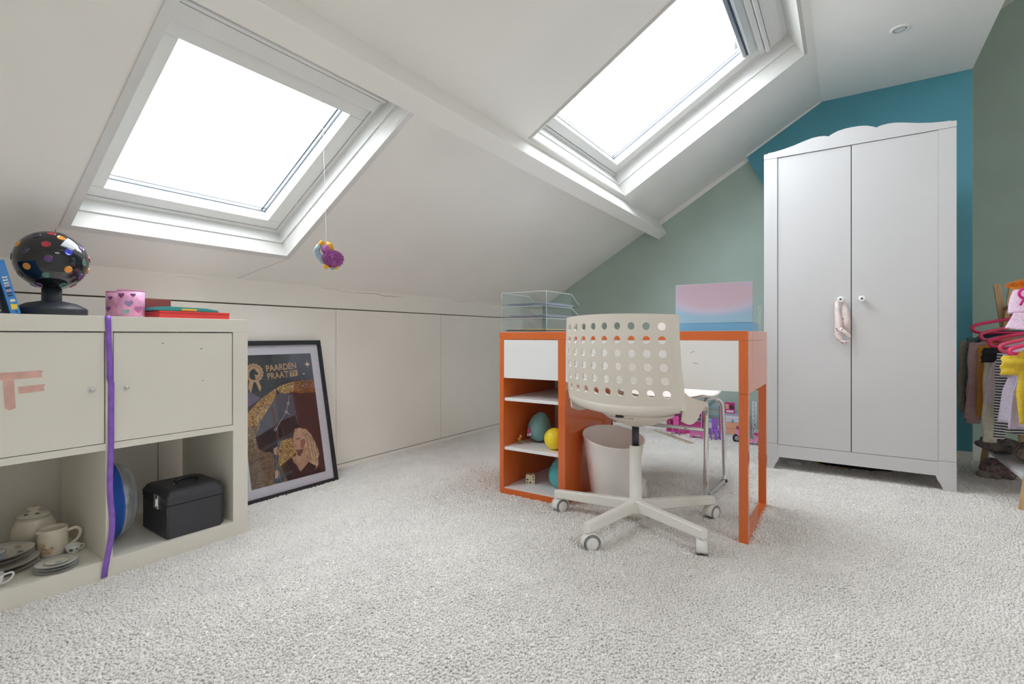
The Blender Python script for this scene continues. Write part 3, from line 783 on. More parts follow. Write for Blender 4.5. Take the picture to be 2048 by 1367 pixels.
# --- black vanity case
vc = thing('vanity_case', 'black vanity case with chrome latch and top handle in the lower cell', 'case', (-1.9575, 0.8465, ZC), R(-2))
M_LEA = mat('black_leatherette', (56, 56, 62), 0.48, vary=0.08, bump=0.25, bscale=260)
hx, hy = 0.102, 0.093
def case_loop(z, s=1.0, c=0.020):
    a, b = hx*s, hy*s
    return [(-a, -b, z), (a-0.004, -b, z), (a, -b+0.004, z), (a, b-c, z), (a-c, b, z), (-a+c, b, z), (-a, b-c, z)]
def loft(loops):
    m = MB(); n = len(loops[0])
    vv = [p for l in loops for p in l]
    ff = []
    for i in range(len(loops)-1):
        for k in range(n):
            j = (k+1) % n
            ff.append((i*n+k, i*n+j, (i+1)*n+j, (i+1)*n+k))
    ff.append(tuple(range(n-1, -1, -1))); ff.append(tuple(range((len(loops)-1)*n, len(loops)*n)))
    return m.add(vv, ff)
loft([case_loop(0, 0.985), case_loop(0.004, 1.0), case_loop(0.105, 1.0), case_loop(0.108, 0.995)]).build('body', M_LEA, vc)
lidv = loft([case_loop(0.110, 1.0), case_loop(0.112, 1.012), case_loop(0.132, 1.012), case_loop(0.150, 0.90), case_loop(0.156, 0.80)]).build('lid', M_LEA, vc)
for x in (0.035, 0.075, -0.01):
    MB().box((x-0.003, 0.050, 0.140), (x+0.003, 0.076, 0.1525), 0.001).build('rib', M_LEA, lidv)
MB().tube(spl([(0.010, -0.034, 0.156), (0.010, -0.032, 0.166), (0.012, 0.0, 0.170), (0.010, 0.032, 0.166), (0.010, 0.034, 0.156)]), 0.0055, 10).build('handle', M_BLACK, vc)
for y in (-0.036, 0.036):
    MB().sphere((0.010, y, 0.157), 0.0045, 12, 8).build('handle_stud', M_CHROME, vc)
MB().box((0.005, -0.0985, 0.090), (0.040, -0.0930, 0.136), 0.0015).build('latch', M_CHROME, vc)
MB().box((0.014, -0.1015, 0.098), (0.031, -0.0975, 0.124), 0.0015).build('latch_tongue', M_CHROME, vc)
MB().tube([(hx-0.001, -hy+0.001, 0.003), (hx-0.001, -hy+0.001, 0.105)], 0.0024, 8).build('piping', mat('black_piping', (62, 62, 66), 0.3), vc)

# ------------------------------------------------------------------ framed poster leaning on the knee wall
TH = R(12)
pf = bpy.data.objects.new('framed_poster', None); COL.objects.link(pf)
pf.matrix_world = Matrix(((0, -math.sin(TH), math.cos(TH), -2.130), (1, 0, 0, 1.38), (0, math.cos(TH), math.sin(TH), 0.003), (0, 0, 0, 1)))
tag(pf, 'black framed poster of a horse and blonde woman leaning on the knee wall', 'poster')
FL, FR, FH = -0.252, 0.247, 0.722
M_FRB = mat('black_wood_frame', (36, 37, 41), 0.45)
for a, b in (((FL, 0, -0.016), (FR, 0.021, 0.004)), ((FL, FH-0.021, -0.016), (FR, FH, 0.004)), ((FL, 0.021, -0.016), (FL+0.018, FH-0.021, 0.004)), ((FR-0.018, 0.021, -0.016), (FR, FH-0.021, 0.004))):
    MB().box(a, b, 0.0015).build('frame_bar', M_FRB, pf)
MB().box((FL+0.012, 0.012, -0.014), (FR-0.012, FH-0.012, -0.0062)).build('mount', mat('white_mount_card', (222, 220, 224), 0.7, vary=0.02), pf)
zl = [-0.0058]
art = MB().add([(-0.187, 0.0622, zl[0]), (0.1865, 0.0622, zl[0]), (0.1865, 0.6565, zl[0]), (-0.187, 0.6565, zl[0])], [(0, 1, 2, 3)]).build('print', mat('charcoal_green_print', (64, 66, 68), 0.6, vary=0.2, vscale=9), pf)
def ink(name, pts, m, dz=0.00004):
    zl[0] += dz
    bm = bmesh.new()
    f = bm.faces.new([bm.verts.new((p[0], p[1], zl[0])) for p in pts])
    bmesh.ops.triangulate(bm, faces=[f])
    bm.normal_update()
    if sum(q.normal.z for q in bm.faces) < 0:
        bmesh.ops.reverse_faces(bm, faces=bm.faces)
    me = bpy.data.meshes.new(name); bm.to_mesh(me); bm.free()
    me.materials.append(m)
    return link(bpy.data.objects.new(name, me), art)
def glitter(name, base, spark, dens, scale=400):
    m = mat(name, base, 0.5, vary=0.3, vscale=30)
    nt = m.node_tree; b = nt.nodes['Principled BSDF']
    src = b.inputs['Base Color'].links[0].from_socket
    tcn = [x for x in nt.nodes if x.type == 'TEX_COORD'][0]
    vo = nt.nodes.new('ShaderNodeTexVoronoi'); vo.inputs['Scale'].default_value = scale
    nt.links.new(tcn.outputs['Object'], vo.inputs['Vector'])
    sep = nt.nodes.new('ShaderNodeSeparateColor'); nt.links.new(vo.outputs['Color'], sep.inputs[0])
    mr = nt.nodes.new('ShaderNodeMapRange'); mr.inputs['From Min'].default_value = 1-dens; mr.inputs['From Max'].default_value = 1.0
    nt.links.new(sep.outputs[0], mr.inputs[0])
    mx = nt.nodes.new('ShaderNodeMixRGB'); mx.inputs[2].default_value = rgb(*spark)
    nt.links.new(mr.outputs[0], mx.inputs[0]); nt.links.new(src, mx.inputs[1]); nt.links.new(mx.outputs[0], b.inputs['Base Color'])
    return m
G_GOLD = glitter('gold_glitter_print', (126, 84, 46), (246, 212, 140), 0.6)
G_SPARSE = glitter('sparse_gold_glitter_print', (112, 98, 88), (226, 186, 110), 0.35)
G_BROWN = glitter('brown_glitter_print', (112, 96, 82), (190, 154, 96), 0.25)
G_RUST = glitter('rust_glitter_print', (92, 52, 40), (226, 150, 72), 0.5)
M_MAROON = mat('maroon_print', (78, 48, 46), 0.6, vary=0.12, vscale=14)
M_BLUEG = mat('blue_grey_print', (84, 86, 98), 0.6, vary=0.12, vscale=14)
M_HORSE = mat('slate_horse_print', (86, 90, 100), 0.6, vary=0.14, vscale=16)
M_MUZ = mat('dark_horse_print', (48, 42, 46), 0.6, vary=0.2, vscale=16)
M_GOLDINK = mat('gold_ink', (196, 160, 118), 0.5, vary=0.05)
ink('sky_area', [(0.0729,.6552),(0.1862,.656),(0.1862,.5246),(0.0805,.5254),(0.0332,.5403)], M_BLUEG)
ink('dusk_area', [(-0.1868,.36),(-0.1868,.50),(-0.155,.498),(-.1367,.483),(-.0964,.4548),(-.1637,.4212)], mat('mauve_print', (110, 100, 116), 0.6, vary=0.15))
ink('left_glitter', [(-0.1868,.0630),(-0.1868,.40),(-.1665,.3967),(-.1047,.362),(-.10,.30),(-.11,.2),(-.0657,.187),(-.0791,.1307),(-.1031,.063)], G_SPARSE)
ink('lower_glitter', [(-.1868,.0626),(-.1868,.2278),(-.1348,.2302),(-.1123,.2142),(-.082,.2084),(-.0657,.1873),(-.0411,.1283),(-.0173,.0626)], G_BROWN)
ink('barn_area', [(.0805,.5254),(.1862,.5231),(.1862,.0624),(-.0173,.0624),(-.0411,.1283),(.0605,.2877),(.0729,.3017),(.063,.3826),(.0571,.4671)], M_MAROON)
ink('glitter_arc', [(-.1665,.3967),(-.0936,.4545),(-.0233,.4942),(.0109,.5081),(.0801,.5225),(.10,.46),(.0636,.4693),(-.0072,.4593),(-.0317,.4507),(-.0563,.4151),(-.1047,.362),(-.1192,.3323),(-.1717,.3402)], G_GOLD)
ink('glitter_arc', [(.0801,.5225),(.1862,.5232),(.1862,.4573),(.10,.46),(.0636,.4693)], G_RUST)
ink('horse_head', [(-.0193,.4911),(-.0055,.4731),(.0469,.4595),(.0621,.458),(.0647,.3823),(.0727,.3001),(.0248,.2777),(-.0244,.2582),(-.048,.2259),(-.0818,.2098),(-.1123,.2142),(-.1359,.2334),(-.1434,.2844),(-.1223,.3223),(-.1143,.3508),(-.0825,.3825),(-.0507,.4144),(-.0303,.4506)], M_HORSE)
ink('horse_muzzle', [(-.1434,.2844),(-.0689,.314),(-.0139,.3395),(.0596,.3575),(.0727,.3001),(.0248,.2777),(-.0244,.2582),(-.048,.2259),(-.0818,.2098),(-.1123,.2142),(-.1359,.2334)], M_MUZ)
ink('horse_ear', [(-.0193,.4911),(-.0035,.4731),(-.02,.462)], mat('ear_print', (92, 60, 46), 0.6))
ink('halter_strap', [(-.0568,.4111),(-.0459,.407),(-.0385,.318),(-.0508,.318)], mat('halter_print', (104, 58, 52), 0.6))
ink('halter_strap', [(-.0455,.3281),(-.0335,.3269),(-.0360,.2544),(-.0458,.2558)], mat('halter_print', (104, 58, 52), 0.6))
ink('barn_glow', [(-.0432,.213),(-.0255,.2492),(.0286,.2553),(.0429,.1843),(.0091,.1602),(-.0467,.1355),(-.0554,.1673)], G_GOLD)
M_SILV = mat('silver_print', (190, 190, 196), 0.5)
def line_ink(name, pts, w, m):
    for (xa, ya), (xb, yb) in zip(pts[:-1], pts[1:]):
        d = Vector((xb-xa, yb-ya)); n = Vector((-d.y, d.x)).normalized()*w/2
        ink(name, [(xa+n.x, ya+n.y), (xa-n.x, ya-n.y), (xb-n.x, yb-n.y), (xb+n.x, yb+n.y)], m, 0.00002)
line_ink('rope_line', [(-.0461,.3044), (.0165,.3786), (.0321,.4173), (.043, .455)], 0.002, M_SILV)
line_ink('rope_line', [(.0165,.3786), (.034,.362)], 0.002, M_SILV)
def ring_ink(name, cx, cy, r, w, m):
    n = 16
    zl[0] += 0.00004
    v = [(cx+q*math.cos(2*PI*k/n), cy+q*math.sin(2*PI*k/n), zl[0]) for k in range(n) for q in (r-w, r)]
    me = MB().add(v, [(2*k, 2*k+1, (2*k+3) % (2*n), (2*k+2) % (2*n)) for k in range(n)])
    me.build(name, m, art)
for x, y in ((.0321,.4173), (.0165,.3786), (-.0461,.3044), (-.0347,.2417)):
    ring_ink('halter_ring', x, y, 0.0075, 0.0022, M_SILV)
ink('arm', [(-.0684,.1908),(-.0462,.1894),(-.0557,.1405),(-.0419,.1225),(-.0271,.0862),(-.0497,.0628),(-.0890,.0700),(-.0720,.1200)], mat('denim_print', (74, 82, 96), 0.6, vary=0.2))
ink('hand', [(-.0678,.2206),(-.048,.2259),(-.0436,.21),(-.0528,.1878),(-.068,.1937)], mat('skin_print', (198, 162, 138), 0.6, vary=0.1))
ink('forearm', [(-.072,.118),(-.060,.125),(-.052,.110),(-.065,.085),(-.076,.088)], mat('skin_print', (190, 150, 124), 0.6))
line_ink('lead_chain', [(-.0394,.2425), (-.0617,.1686), (-.0614,.1328), (-.0497,.0630)], 0.0035, mat('chain_print', (120, 130, 140), 0.5))
M_DRESS = mat('dark_plum_print', (52, 34, 38), 0.6, vary=0.2, vscale=20)
ink('dress', [(.0161,.1618),(.0322,.1308),(.0523,.0894),(.0991,.123),(.1074,.1181),(.1373,.099),(.1809,.0628),(-.0173,.0628),(-.0273,.1344)], M_DRESS)
ink('neck', [(.0479,.1958),(.0871,.2011),(.1035,.141),(.0974,.1233),(.0523,.0894),(.0322,.1308),(.033,.1615)], mat('neck_print', (188, 144, 118), 0.6, vary=0.15, vscale=20))
ink('neck_shade', [(.0479,.1958),(.0871,.2011),(.074,.178),(.060,.160),(.046,.168)], mat('neck_dark_print', (112, 80, 66), 0.6))
M_HAIR = mat('blonde_print', (196, 158, 124), 0.6, vary=0.35, vscale=45)
ink('hair', [(.0474,.2929),(.0718,.2939),(.1059,.2838),(.1337,.2504),(.1434,.2165),(.1573,.1849),(.1621,.1549),(.153,.1309),(.1507,.1026),(.1288,.0786),(.1373,.099),(.1044,.1219),(.0914,.1561),(.0836,.2017),(.0759,.2473),(.0453,.2776)], M_HAIR)
ink('hair', [(.0165,.1648),(.0442,.1685),(.0632,.1554),(.0535,.1356),(.0351,.1271),(.0231,.1389)], M_HAIR)
ink('face', [(.0436,.2778),(.0738,.2825),(.0914,.2574),(.101,.2239),(.0824,.1925),(.0475,.1928),(.035,.2014),(.0324,.2204),(.0362,.2353),(.0328,.2484)], mat('face_print', (204, 160, 134), 0.6, vary=0.12, vscale=30))
ink('cheek', [(.070,.235),(.0914,.24),(.097,.2239),(.0824,.1945),(.066,.198)], mat('cheek_print', (160, 112, 90), 0.6))
ink('eye', [(.0479,.2458),(.0723,.2463),(.0716,.2425),(.0507,.2420)], mat('brow_print', (84, 60, 50), 0.6))
ink('mouth', [(.0352,.2153),(.0502,.2135),(.0396,.2098)], mat('lip_print', (150, 84, 76), 0.6))
for k in range(7):
    x = 0.098+0.007*k
    line_ink('hair_strand', [(0.080+0.006*k, 0.284-0.006*k), (x+0.012, 0.23-0.003*k), (x+0.010+0.004*math.sin(k), 0.18), (x+0.016, 0.135+0.003*k)], 0.0022, mat('pale_blonde_print', (226, 196, 164), 0.6) if k % 2 else mat('dark_blonde_print', (132, 96, 70), 0.6))
# rosette emblem and lettering
rc = (-.1166, .5741)
ink('rosette', [(rc[0]+(0.0425+0.0022*math.cos(2*PI*k*16/192))*math.cos(2*PI*k/192), rc[1]+(0.0425+0.0022*math.cos(2*PI*k*16/192))*math.sin(2*PI*k/192)) for k in range(192)], M_GOLDINK)
ink('rosette_tail', [(-.1418,.5435),(-.1205,.5406),(-.142,.4835),(-.1527,.5058)], M_GOLDINK)
ink('rosette_tail', [(-.1166,.5389),(-.1025,.5419),(-.0903,.5056),(-.1007,.4836)], M_GOLDINK)
M_INKD = mat('dark_ink', (58, 58, 60), 0.6)
ring_ink('rosette_ring', rc[0], rc[1], 0.0335, 0.002, M_INKD)
ink('horse_emblem', [(-.1396,.5742),(-.13,.5871),(-.1129,.5942),(-.1097,.5859),(-.0964,.5701),(-.1014,.5636),(-.1175,.566),(-.1125,.5508),(-.1151,.5402),(-.1323,.5442),(-.1401,.5581)], M_INKD)
zl[0] += 0.00004
def pm(x, y, rot): return Matrix.Translation((x, y, zl[0])) @ Matrix.Rotation(R(rot), 4, 'Z')
lettering('lettering', 'PAARDEN', 0.155, 0.031, pm(-.0575, .5748, 3), M_GOLDINK, art, bold=0.02, extrude=0.0)
lettering('lettering', 'PRAAT', 0.106, 0.031, pm(-.0555, .5375, 3), M_GOLDINK, art, bold=0.02, extrude=0.0)
ink('letter_plate', [(.0565,.543),(.0993,.5472),(.0999,.5749),(.0587,.5716)], M_GOLDINK)
zl[0] += 0.00004
lettering('lettering', 'TV', 0.030, 0.019, pm(.0630, .5490, 4), M_INKD, art, bold=0.02, extrude=0.0)
M_STAR = mat('pale_gold_ink', (240, 220, 170), 0.5)
def star_ink(cx, cy, r0, r1, n):
    zl[0] += 0.00004
    v = [(cx, cy, zl[0])]
    for k in range(2*n):
        q = r1 if k % 2 else (r0 if k % 4 == 0 else r0*0.6)
        v.append((cx+q*math.cos(PI*k/n), cy+q*math.sin(PI*k/n), zl[0]))
    MB().add(v, [(0, k+1, (k+1) % (2*n)+1) for k in range(2*n)]).build('star', M_STAR, art)
star_ink(.1586, .6013, 0.020, 0.0058, 8)
star_ink(.1329, .5538, 0.006, 0.0035, 4)
star_ink(.0180, .2320, 0.005, 0.0025, 4)
MB().box((FL+0.016, 0.019, -0.0015), (FR-0.016, FH-0.019, -0.0005)).build('glazing', clear_mat('poster_glazing', (250, 250, 252), 0.05, 0.02), pf)

# ------------------------------------------------------------------ wardrobe
WY, WX0, WX1, WC = 3.073, -0.376, 0.426, 0.025
wd = thing('wardrobe', 'tall white two-door wardrobe with scalloped top', 'wardrobe', (WC, WY, 0))
h = (WX1-WX0)/2
MB().box((-h, 0.021, 0.075), (-h+0.018, 0.50, 1.700)).build('side_panel', M_WARD, wd)
MB().box((h-0.018, 0.021, 0.075), (h, 0.50, 1.700)).build('side_panel', M_WARD, wd)
MB().box((-h, 0.021, 1.700), (h, 0.50, 1.716), 0.001).build('top_panel', M_WARD, wd)
MB().box((-h+0.018, 0.490, 0.10), (h-0.018, 0.498, 1.70)).build('back_panel', M_WARD, wd)
MB().box((-h+0.018, 0.022, 0.125), (h-0.018, 0.49, 0.14)).build('bottom_panel', M_WARD, wd)
for s in (-1, 1):
    a, b = sorted((s*h, s*(h-0.065)))
    MB().box((a, 0.0, 0.1485), (b, 0.021, 1.6985), 0.0012).build('stile', M_WARD, wd)
    # foot with an outward curving inner edge
    pts = [(s*h, 0.0), (s*(h-0.044), 0.0), (s*(h-0.048), 0.016), (s*(h-0.058), 0.040), (s*(h-0.068), 0.056), (s*(h-0.074), 0.074), (s*(h-0.074), 0.080), (s*(h-0.065), 0.080), (s*(h-0.065), 0.1475), (s*h, 0.1475)]
    if s < 0: pts = pts[::-1]
    MB().prism(pts, 'y', 0.0, 0.021).build('foot', M_WARD, wd)
    a, b = sorted((s*h, s*(h-0.05)))
    MB().box((a, 0.455, 0.0), (b, 0.498, 0.075)).build('foot', M_WARD, wd)
MB().box((-h+0.065, 0.002, 0.0755), (h-0.065, 0.020, 0.1420), 0.001).build('bottom_rail', M_WARD, wd)
# scalloped pediment
top = []
half = [(0.0, 1.788), (0.030, 1.787), (0.060, 1.782), (0.085, 1.772), (0.100, 1.763), (0.118, 1.7695), (0.145, 1.772), (0.175, 1.770), (0.210, 1.762), (0.260, 1.748), (0.310, 1.738), (0.350, 1.733), (h-0.020, 1.7315), (h-0.018, 1.728), (h, 1.7275)]
top = [(-x, z) for x, z in half[::-1]] + half[1:]
MB().prism([(-h, 1.7000)] + top + [(h, 1.7000)], 'y', -0.001, 0.021).build('pediment', M_WARD, wd)
def wdoor(x0, x1, y, kx):
    d = MB().box((x0, y, 0.1440), (x1, y+0.018, 1.6975), 0.0015).build('door', M_WARD, wd)
    k = MB().lathe([(0.0045, 0.0275), (0.0055, 0.0295), (0.0130, 0.0285), (0.0155, 0.0240), (0.0145, 0.0190), (0.0085, 0.012), (0.0075, 0.0)], (0, 0, 0), 28)
    k.xform(Matrix.Translation((kx, y, 0.917)) @ Matrix.Rotation(R(90), 4, 'X'))
    kk = k.build('knob', mat('white_porcelain', (240, 240, 240), 0.15, coat=0.4), d)
    q = MB().lathe([(0.0001, 0.0268), (0.0046, 0.0270)], seg=16); q.xform(Matrix.Translation((kx, y, 0.917)) @ Matrix.Rotation(R(90), 4, 'X'))
    q.build('screw_hole', mat('screw_grey', (70, 72, 76), 0.4), d)
wdoor(-h+0.067, -0.0045, 0.005, -0.048)
wdoor(-0.0010, h-0.0656, 0.003, 0.0415)
MB().box((-0.006, 0.0235, 0.144), (0.001, 0.026, 1.6975)).build('centre_gap', mat('gap_dark', (40, 40, 40), 0.9), wd)
MB().box((-h+0.0652, 0.0075, 0.1440), (-h+0.0668, 0.0205, 1.6980)).build('stile_gap', mat('gap_grey', (120, 120, 118), 0.9), wd)

# headband hanging from the left knob
M_STRAP = mat('pale_pink_fabric', (238, 222, 218), 0.75, vary=0.06, vscale=60)
hb = thing('headband', 'pale pink dotted fabric headband hung on the left wardrobe knob', 'headband', (WC-0.048, WY-0.008, 0.905))
def strip(pts, w, m, parent, name='fabric_band', wdir=(1, 0, 0)):
    mbs = MB(); n = len(pts)
    for i, p in enumerate(pts):
        p = Vector(p); q = Vector(wdir)*(w if not isinstance(w, (list, tuple)) else w[i])/2
        mbs.v += [tuple(p-q), tuple(p+q)]
    for i in range(n-1):
        mbs.f.append((2*i, 2*i+1, 2*i+3, 2*i+2)); mbs.sm.append(True)
    return mbs.build(name, m, parent, solid=0.0018, off=0)
strip([(-0.006, -0.004, 0.012), (-0.015, -0.009, 0.0), (-0.015, -0.012, -0.04), (-0.008, -0.010, -0.10), (-0.006, -0.012, -0.130), (-0.012, -0.014, -0.165), (-0.004, -0.012, -0.195), (0.010, -0.010, -0.203)], [0.012, 0.016, 0.020, 0.032, 0.036, 0.026, 0.024, 0.016], M_STRAP, hb)
strip([(0.006, -0.003, 0.012), (0.015, -0.004, 0.0), (0.020, -0.005, -0.05), (0.026, -0.006, -0.10), (0.022, -0.007, -0.150)], [0.010, 0.016, 0.028, 0.036, 0.034], M_STRAP, hb)
strip([(-0.004, -0.019, -0.135), (0.014, -0.022, -0.150), (0.036, -0.020, -0.172), (0.040, -0.016, -0.182)], [0.016, 0.018, 0.018, 0.016], M_STRAP, hb, wdir=(0.6, 0, 0.8))
strip([(0.002, -0.019, -0.198), (0.020, -0.022, -0.203), (0.040, -0.020, -0.198)], [0.006, 0.010, 0.008], M_STRAP, hb, wdir=(0.1, 0, 1))
for x, z, y in ((0.010, -0.085, -0.0125), (0.006, -0.140, -0.024), (0.018, -0.166, -0.0205), (0.024, -0.203, -0.0245), (-0.014, -0.146, -0.0175), (-0.018, -0.136, -0.0155), (0.006, -0.208, -0.0225)):
    MB().sphere((x, y, z), 0.0030, 10, 6, sy=0.5).build('stud', mat('plum_stud', (110, 84, 92), 0.4), hb)

# dark bag pushed under the wardrobe
ub = thing('sports_bag', 'black and yellow bag lying under the wardrobe', 'bag', (0.03, 3.36, 0.0))
def blob(c, r, sx, sy, sz, amp, seed, seg=28, rings=16, flat=True):
    rnd = random.Random(seed)
    ph = [(rnd.uniform(2, 6), rnd.uniform(2, 6), rnd.uniform(0, 6)) for _ in range(4)]
    m = MB().sphere((0, 0, 0), 1, seg, rings)
    out = []
    for p in m.v:
        k = 1 + amp*sum(math.sin(a*p[0]+b*p[1]*1.3+cc+b*p[2]) for a, b, cc in ph)/4
        out.append((c[0]+p[0]*r*sx*k, c[1]+p[1]*r*sy*k, max(c[2]+p[2]*r*sz*k, 0.003 if flat else -9)))
    m.v = out
    return m
blob((0, 0, 0.028), 0.1, 1.7, 0.6, 0.36, 0.18, 3).build('bag_body', mat('black_nylon', (34, 34, 36), 0.6), ub)
MB().tube([(-0.165, -0.03, 0.014), (-0.13, -0.06, 0.006), (-0.07, -0.07, 0.006), (-0.02, -0.065, 0.010)], 0.006, 8, flat=0.6).build('strap', mat('yellow_webbing', (206, 168, 50), 0.6), ub)
nt_ = MB().box((-0.27, 3.20, 0.0), (-0.205, 3.24, 0.034), 0.003).build('card_box', mat('pale_grey_card', (188, 188, 184), 0.7))
tag(nt_, 'small pale card box under the left wardrobe foot', 'box')

# ------------------------------------------------------------------ desk
DX0, DX1, DY0, DY1 = -1.335, -0.283, 1.908, 2.408
dk = thing('desk', 'orange and white desk with drawer cabinet at its left end', 'desk', ((DX0+DX1)/2, DY0, 0))
ox, oy = (DX0+DX1)/2, DY0
def dbox(a, b, name, m, bev=0.0012, parent=None):
    return MB().box((a[0]-ox, a[1]-oy, a[2]), (b[0]-ox, b[1]-oy, b[2]), bev).build(name, m, parent or dk)
dbox((DX0, DY0, 0.7165), (DX1, DY1, 0.750), 'desktop', M_ORANGE, 0.0015)
dbox((DX0, DY0, 0.0), (DX0+0.021, DY1, 0.7160), 'cabinet_side', M_ORANGE)
dbox((-1.029, DY0, 0.0), (-0.9955, DY1, 0.7160), 'cabinet_side', M_ORANGE)
dbox((DX0+0.021, DY0, 0.0), (-1.029, DY1, 0.0335), 'cabinet_base', M_ORANGE)
dbox((DX0+0.0215, DY0+0.003, 0.0337), (-1.0295, DY1-0.012, 0.0365), 'base_lining', M_DESKWHITE, 0.0005)
dbox((DX0+0.021, DY1-0.010, 0.0337), (-1.029, DY1-0.004, 0.7160), 'back_panel', M_DESKWHITE, 0)
for z in (0.4345, 0.2090):
    dbox((DX0+0.0215, DY0+0.008, z), (-1.0295, DY1-0.011, z+0.0145), 'shelf_board', M_DESKWHITE)
dr = dbox((DX0+0.0225, DY0+0.001, 0.5400), (-1.0305, DY0+0.019, 0.7145), 'drawer_front', M_DESKWHITE)
dbox((DX0+0.030, DY0+0.019, 0.560), (-1.040, DY1-0.03, 0.70), 'drawer_box', M_DESKWHITE, parent=dk)
dr2 = dbox((-0.9940, DY0+0.001, 0.5370), (-0.3130, DY0+0.019, 0.7155), 'drawer_front', M_DESKWHITE)
dbox((-0.985, DY0+0.019, 0.560), (-0.325, DY1-0.05, 0.70), 'drawer_box', M_DESKWHITE)
for pts in (((-0.478, 0.6690), (-0.470, 0.6745), (-0.462, 0.6760)), ((-0.468, 0.6330), (-0.458, 0.6335), (-0.450, 0.6300))):
    MB().tube([(x-ox, 0.0006, z) for x, z in pts], 0.0007, 5).build('scratch', mat('pencil_mark', (120, 120, 120), 0.6), dr2)
dbox((DX1-0.030, DY0, 0.5300), (DX1, DY1, 0.7160), 'side_apron', M_ORANGE)
dbox((DX1-0.030, DY0, 0.0), (DX1, DY0+0.030, 0.5290), 'leg', M_ORANGE)
dbox((DX1-0.030, DY1-0.030, 0.0), (DX1, DY1, 0.5290), 'leg', M_ORANGE)
dbox((DX1-0.030, DY0+0.030, 0.0), (DX1, DY1-0.030, 0.022), 'foot_rail', M_ORANGE)
dbox((-0.9955, DY1-0.03, 0.50), (DX1-0.030, DY1-0.015, 0.70), 'back_rail', M_ORANGE)
dbox((DX0+0.004, DY0+0.006, 0.7501), (DX1-0.004, DY1-0.006, 0.7508), 'top_sheet', M_DESKWHITE, 0)

# letter trays
M_ACR = clear_mat('clear_acrylic', (250, 253, 253), 0.06, 0.04, cloud=0.015, cloudcol=(224, 230, 232))
M_ACRE = mat('acrylic_edge', (228, 234, 236), 0.2)
TX0, TX1, TY0, TY1 = -1.332, -1.092, 1.918, 2.235
labels = ('lowest clear letter tray of the stack on the desk', 'middle clear letter tray of the stack on the desk', 'top clear letter tray of the stack on the desk')
tz_ = (0.7512, 0.8150, 0.8680)
for k in range(3):
    t = thing('letter_tray', labels[k], 'letter tray', (TX0, TY0, tz_[k]), 0, 'clear letter trays on the desk')
    wT, lT, hT = TX1-TX0, TY1-TY0, (0.060, 0.050, 0.062)[k]
    MB().box((0, 0, 0), (wT, lT, 0.0025)).build('tray_floor', M_ACR, t)
    MB().box((0, 0, 0.0025), (wT, 0.0025, hT)).build('back_wall', M_ACR, t)
    side = [(0.0025, 0.0025), (lT, 0.0025), (lT, 0.018), (lT-0.075, hT), (0.0025, hT)]
    for x in (0, wT-0.0025):
        MB().prism(side, 'x', x, x+0.0025).build('side_wall', M_ACR, t)
    e = 0.0010
    rim = [(0, 0.001, hT), (wT, 0.001, hT)]
    MB().tube([(wT-0.001, lT, 0.018), (wT-0.001, lT-0.075, hT), (wT-0.001, 0.001, hT), (0.001, 0.001, hT), (0.001, lT-0.075, hT), (0.001, lT, 0.018)], e, 6).build('polished_edge', M_ACRE, t)
    MB().tube([(wT-0.001, 0.001, 0.001), (wT-0.001, 0.001, hT)], e, 6).build('polished_edge', M_ACRE, t)
    MB().tube([(0.001, 0.001, 0.001), (0.001, 0.001, hT)], e, 6).build('polished_edge', M_ACRE, t)
M_PAPER = mat('white_paper', (226, 224, 234), 0.8, vary=0.03)
def papers(name, label, z, sheets, seed):
    t = thing(name, label, 'papers', (0, 0, z), 0)
    rnd = random.Random(seed)
    for k in range(sheets):
        dx, dy = rnd.uniform(-0.004, 0.004), rnd.uniform(-0.006, 0.006)
        z0 = 0.0003 + k*0.0016
        cu = rnd.uniform(0.001, 0.006)
        def fn(u, v):
            return (TX0+0.012+dx+u*0.212, TY0+0.014+dy+v*0.285, z0 + cu*(2*u-1)**2*(0.6+0.4*v) + 0.0015*math.sin(3*v+seed))
        MB().grid(fn, 8, 8).build('sheet', M_PAPER if k % 3 else mat('lilac_paper', (206, 206, 226), 0.8), t, solid=0.0006)
papers('paper_pile', 'curled white papers in the top letter tray', tz_[2]+0.003, 5, 1)
papers('paper_pile', 'white papers in the middle letter tray', tz_[1]+0.003, 5, 2)
fo = thing('folder', 'dark folder with a yellow sheet in the lowest letter tray', 'folder', (TX0+0.018, TY0+0.012, tz_[0]+0.0027))
MB().box((0, 0, 0), (0.20, 0.29, 0.006), 0.001).build('cover', mat('brown_card', (78, 62, 58), 0.6), fo)
MB().box((0.070, 0.004, 0.0062), (0.214, 0.288, 0.0095), 0.0005).build('yellow_sheet', mat('yellow_sheet', (236, 196, 92), 0.7), fo)

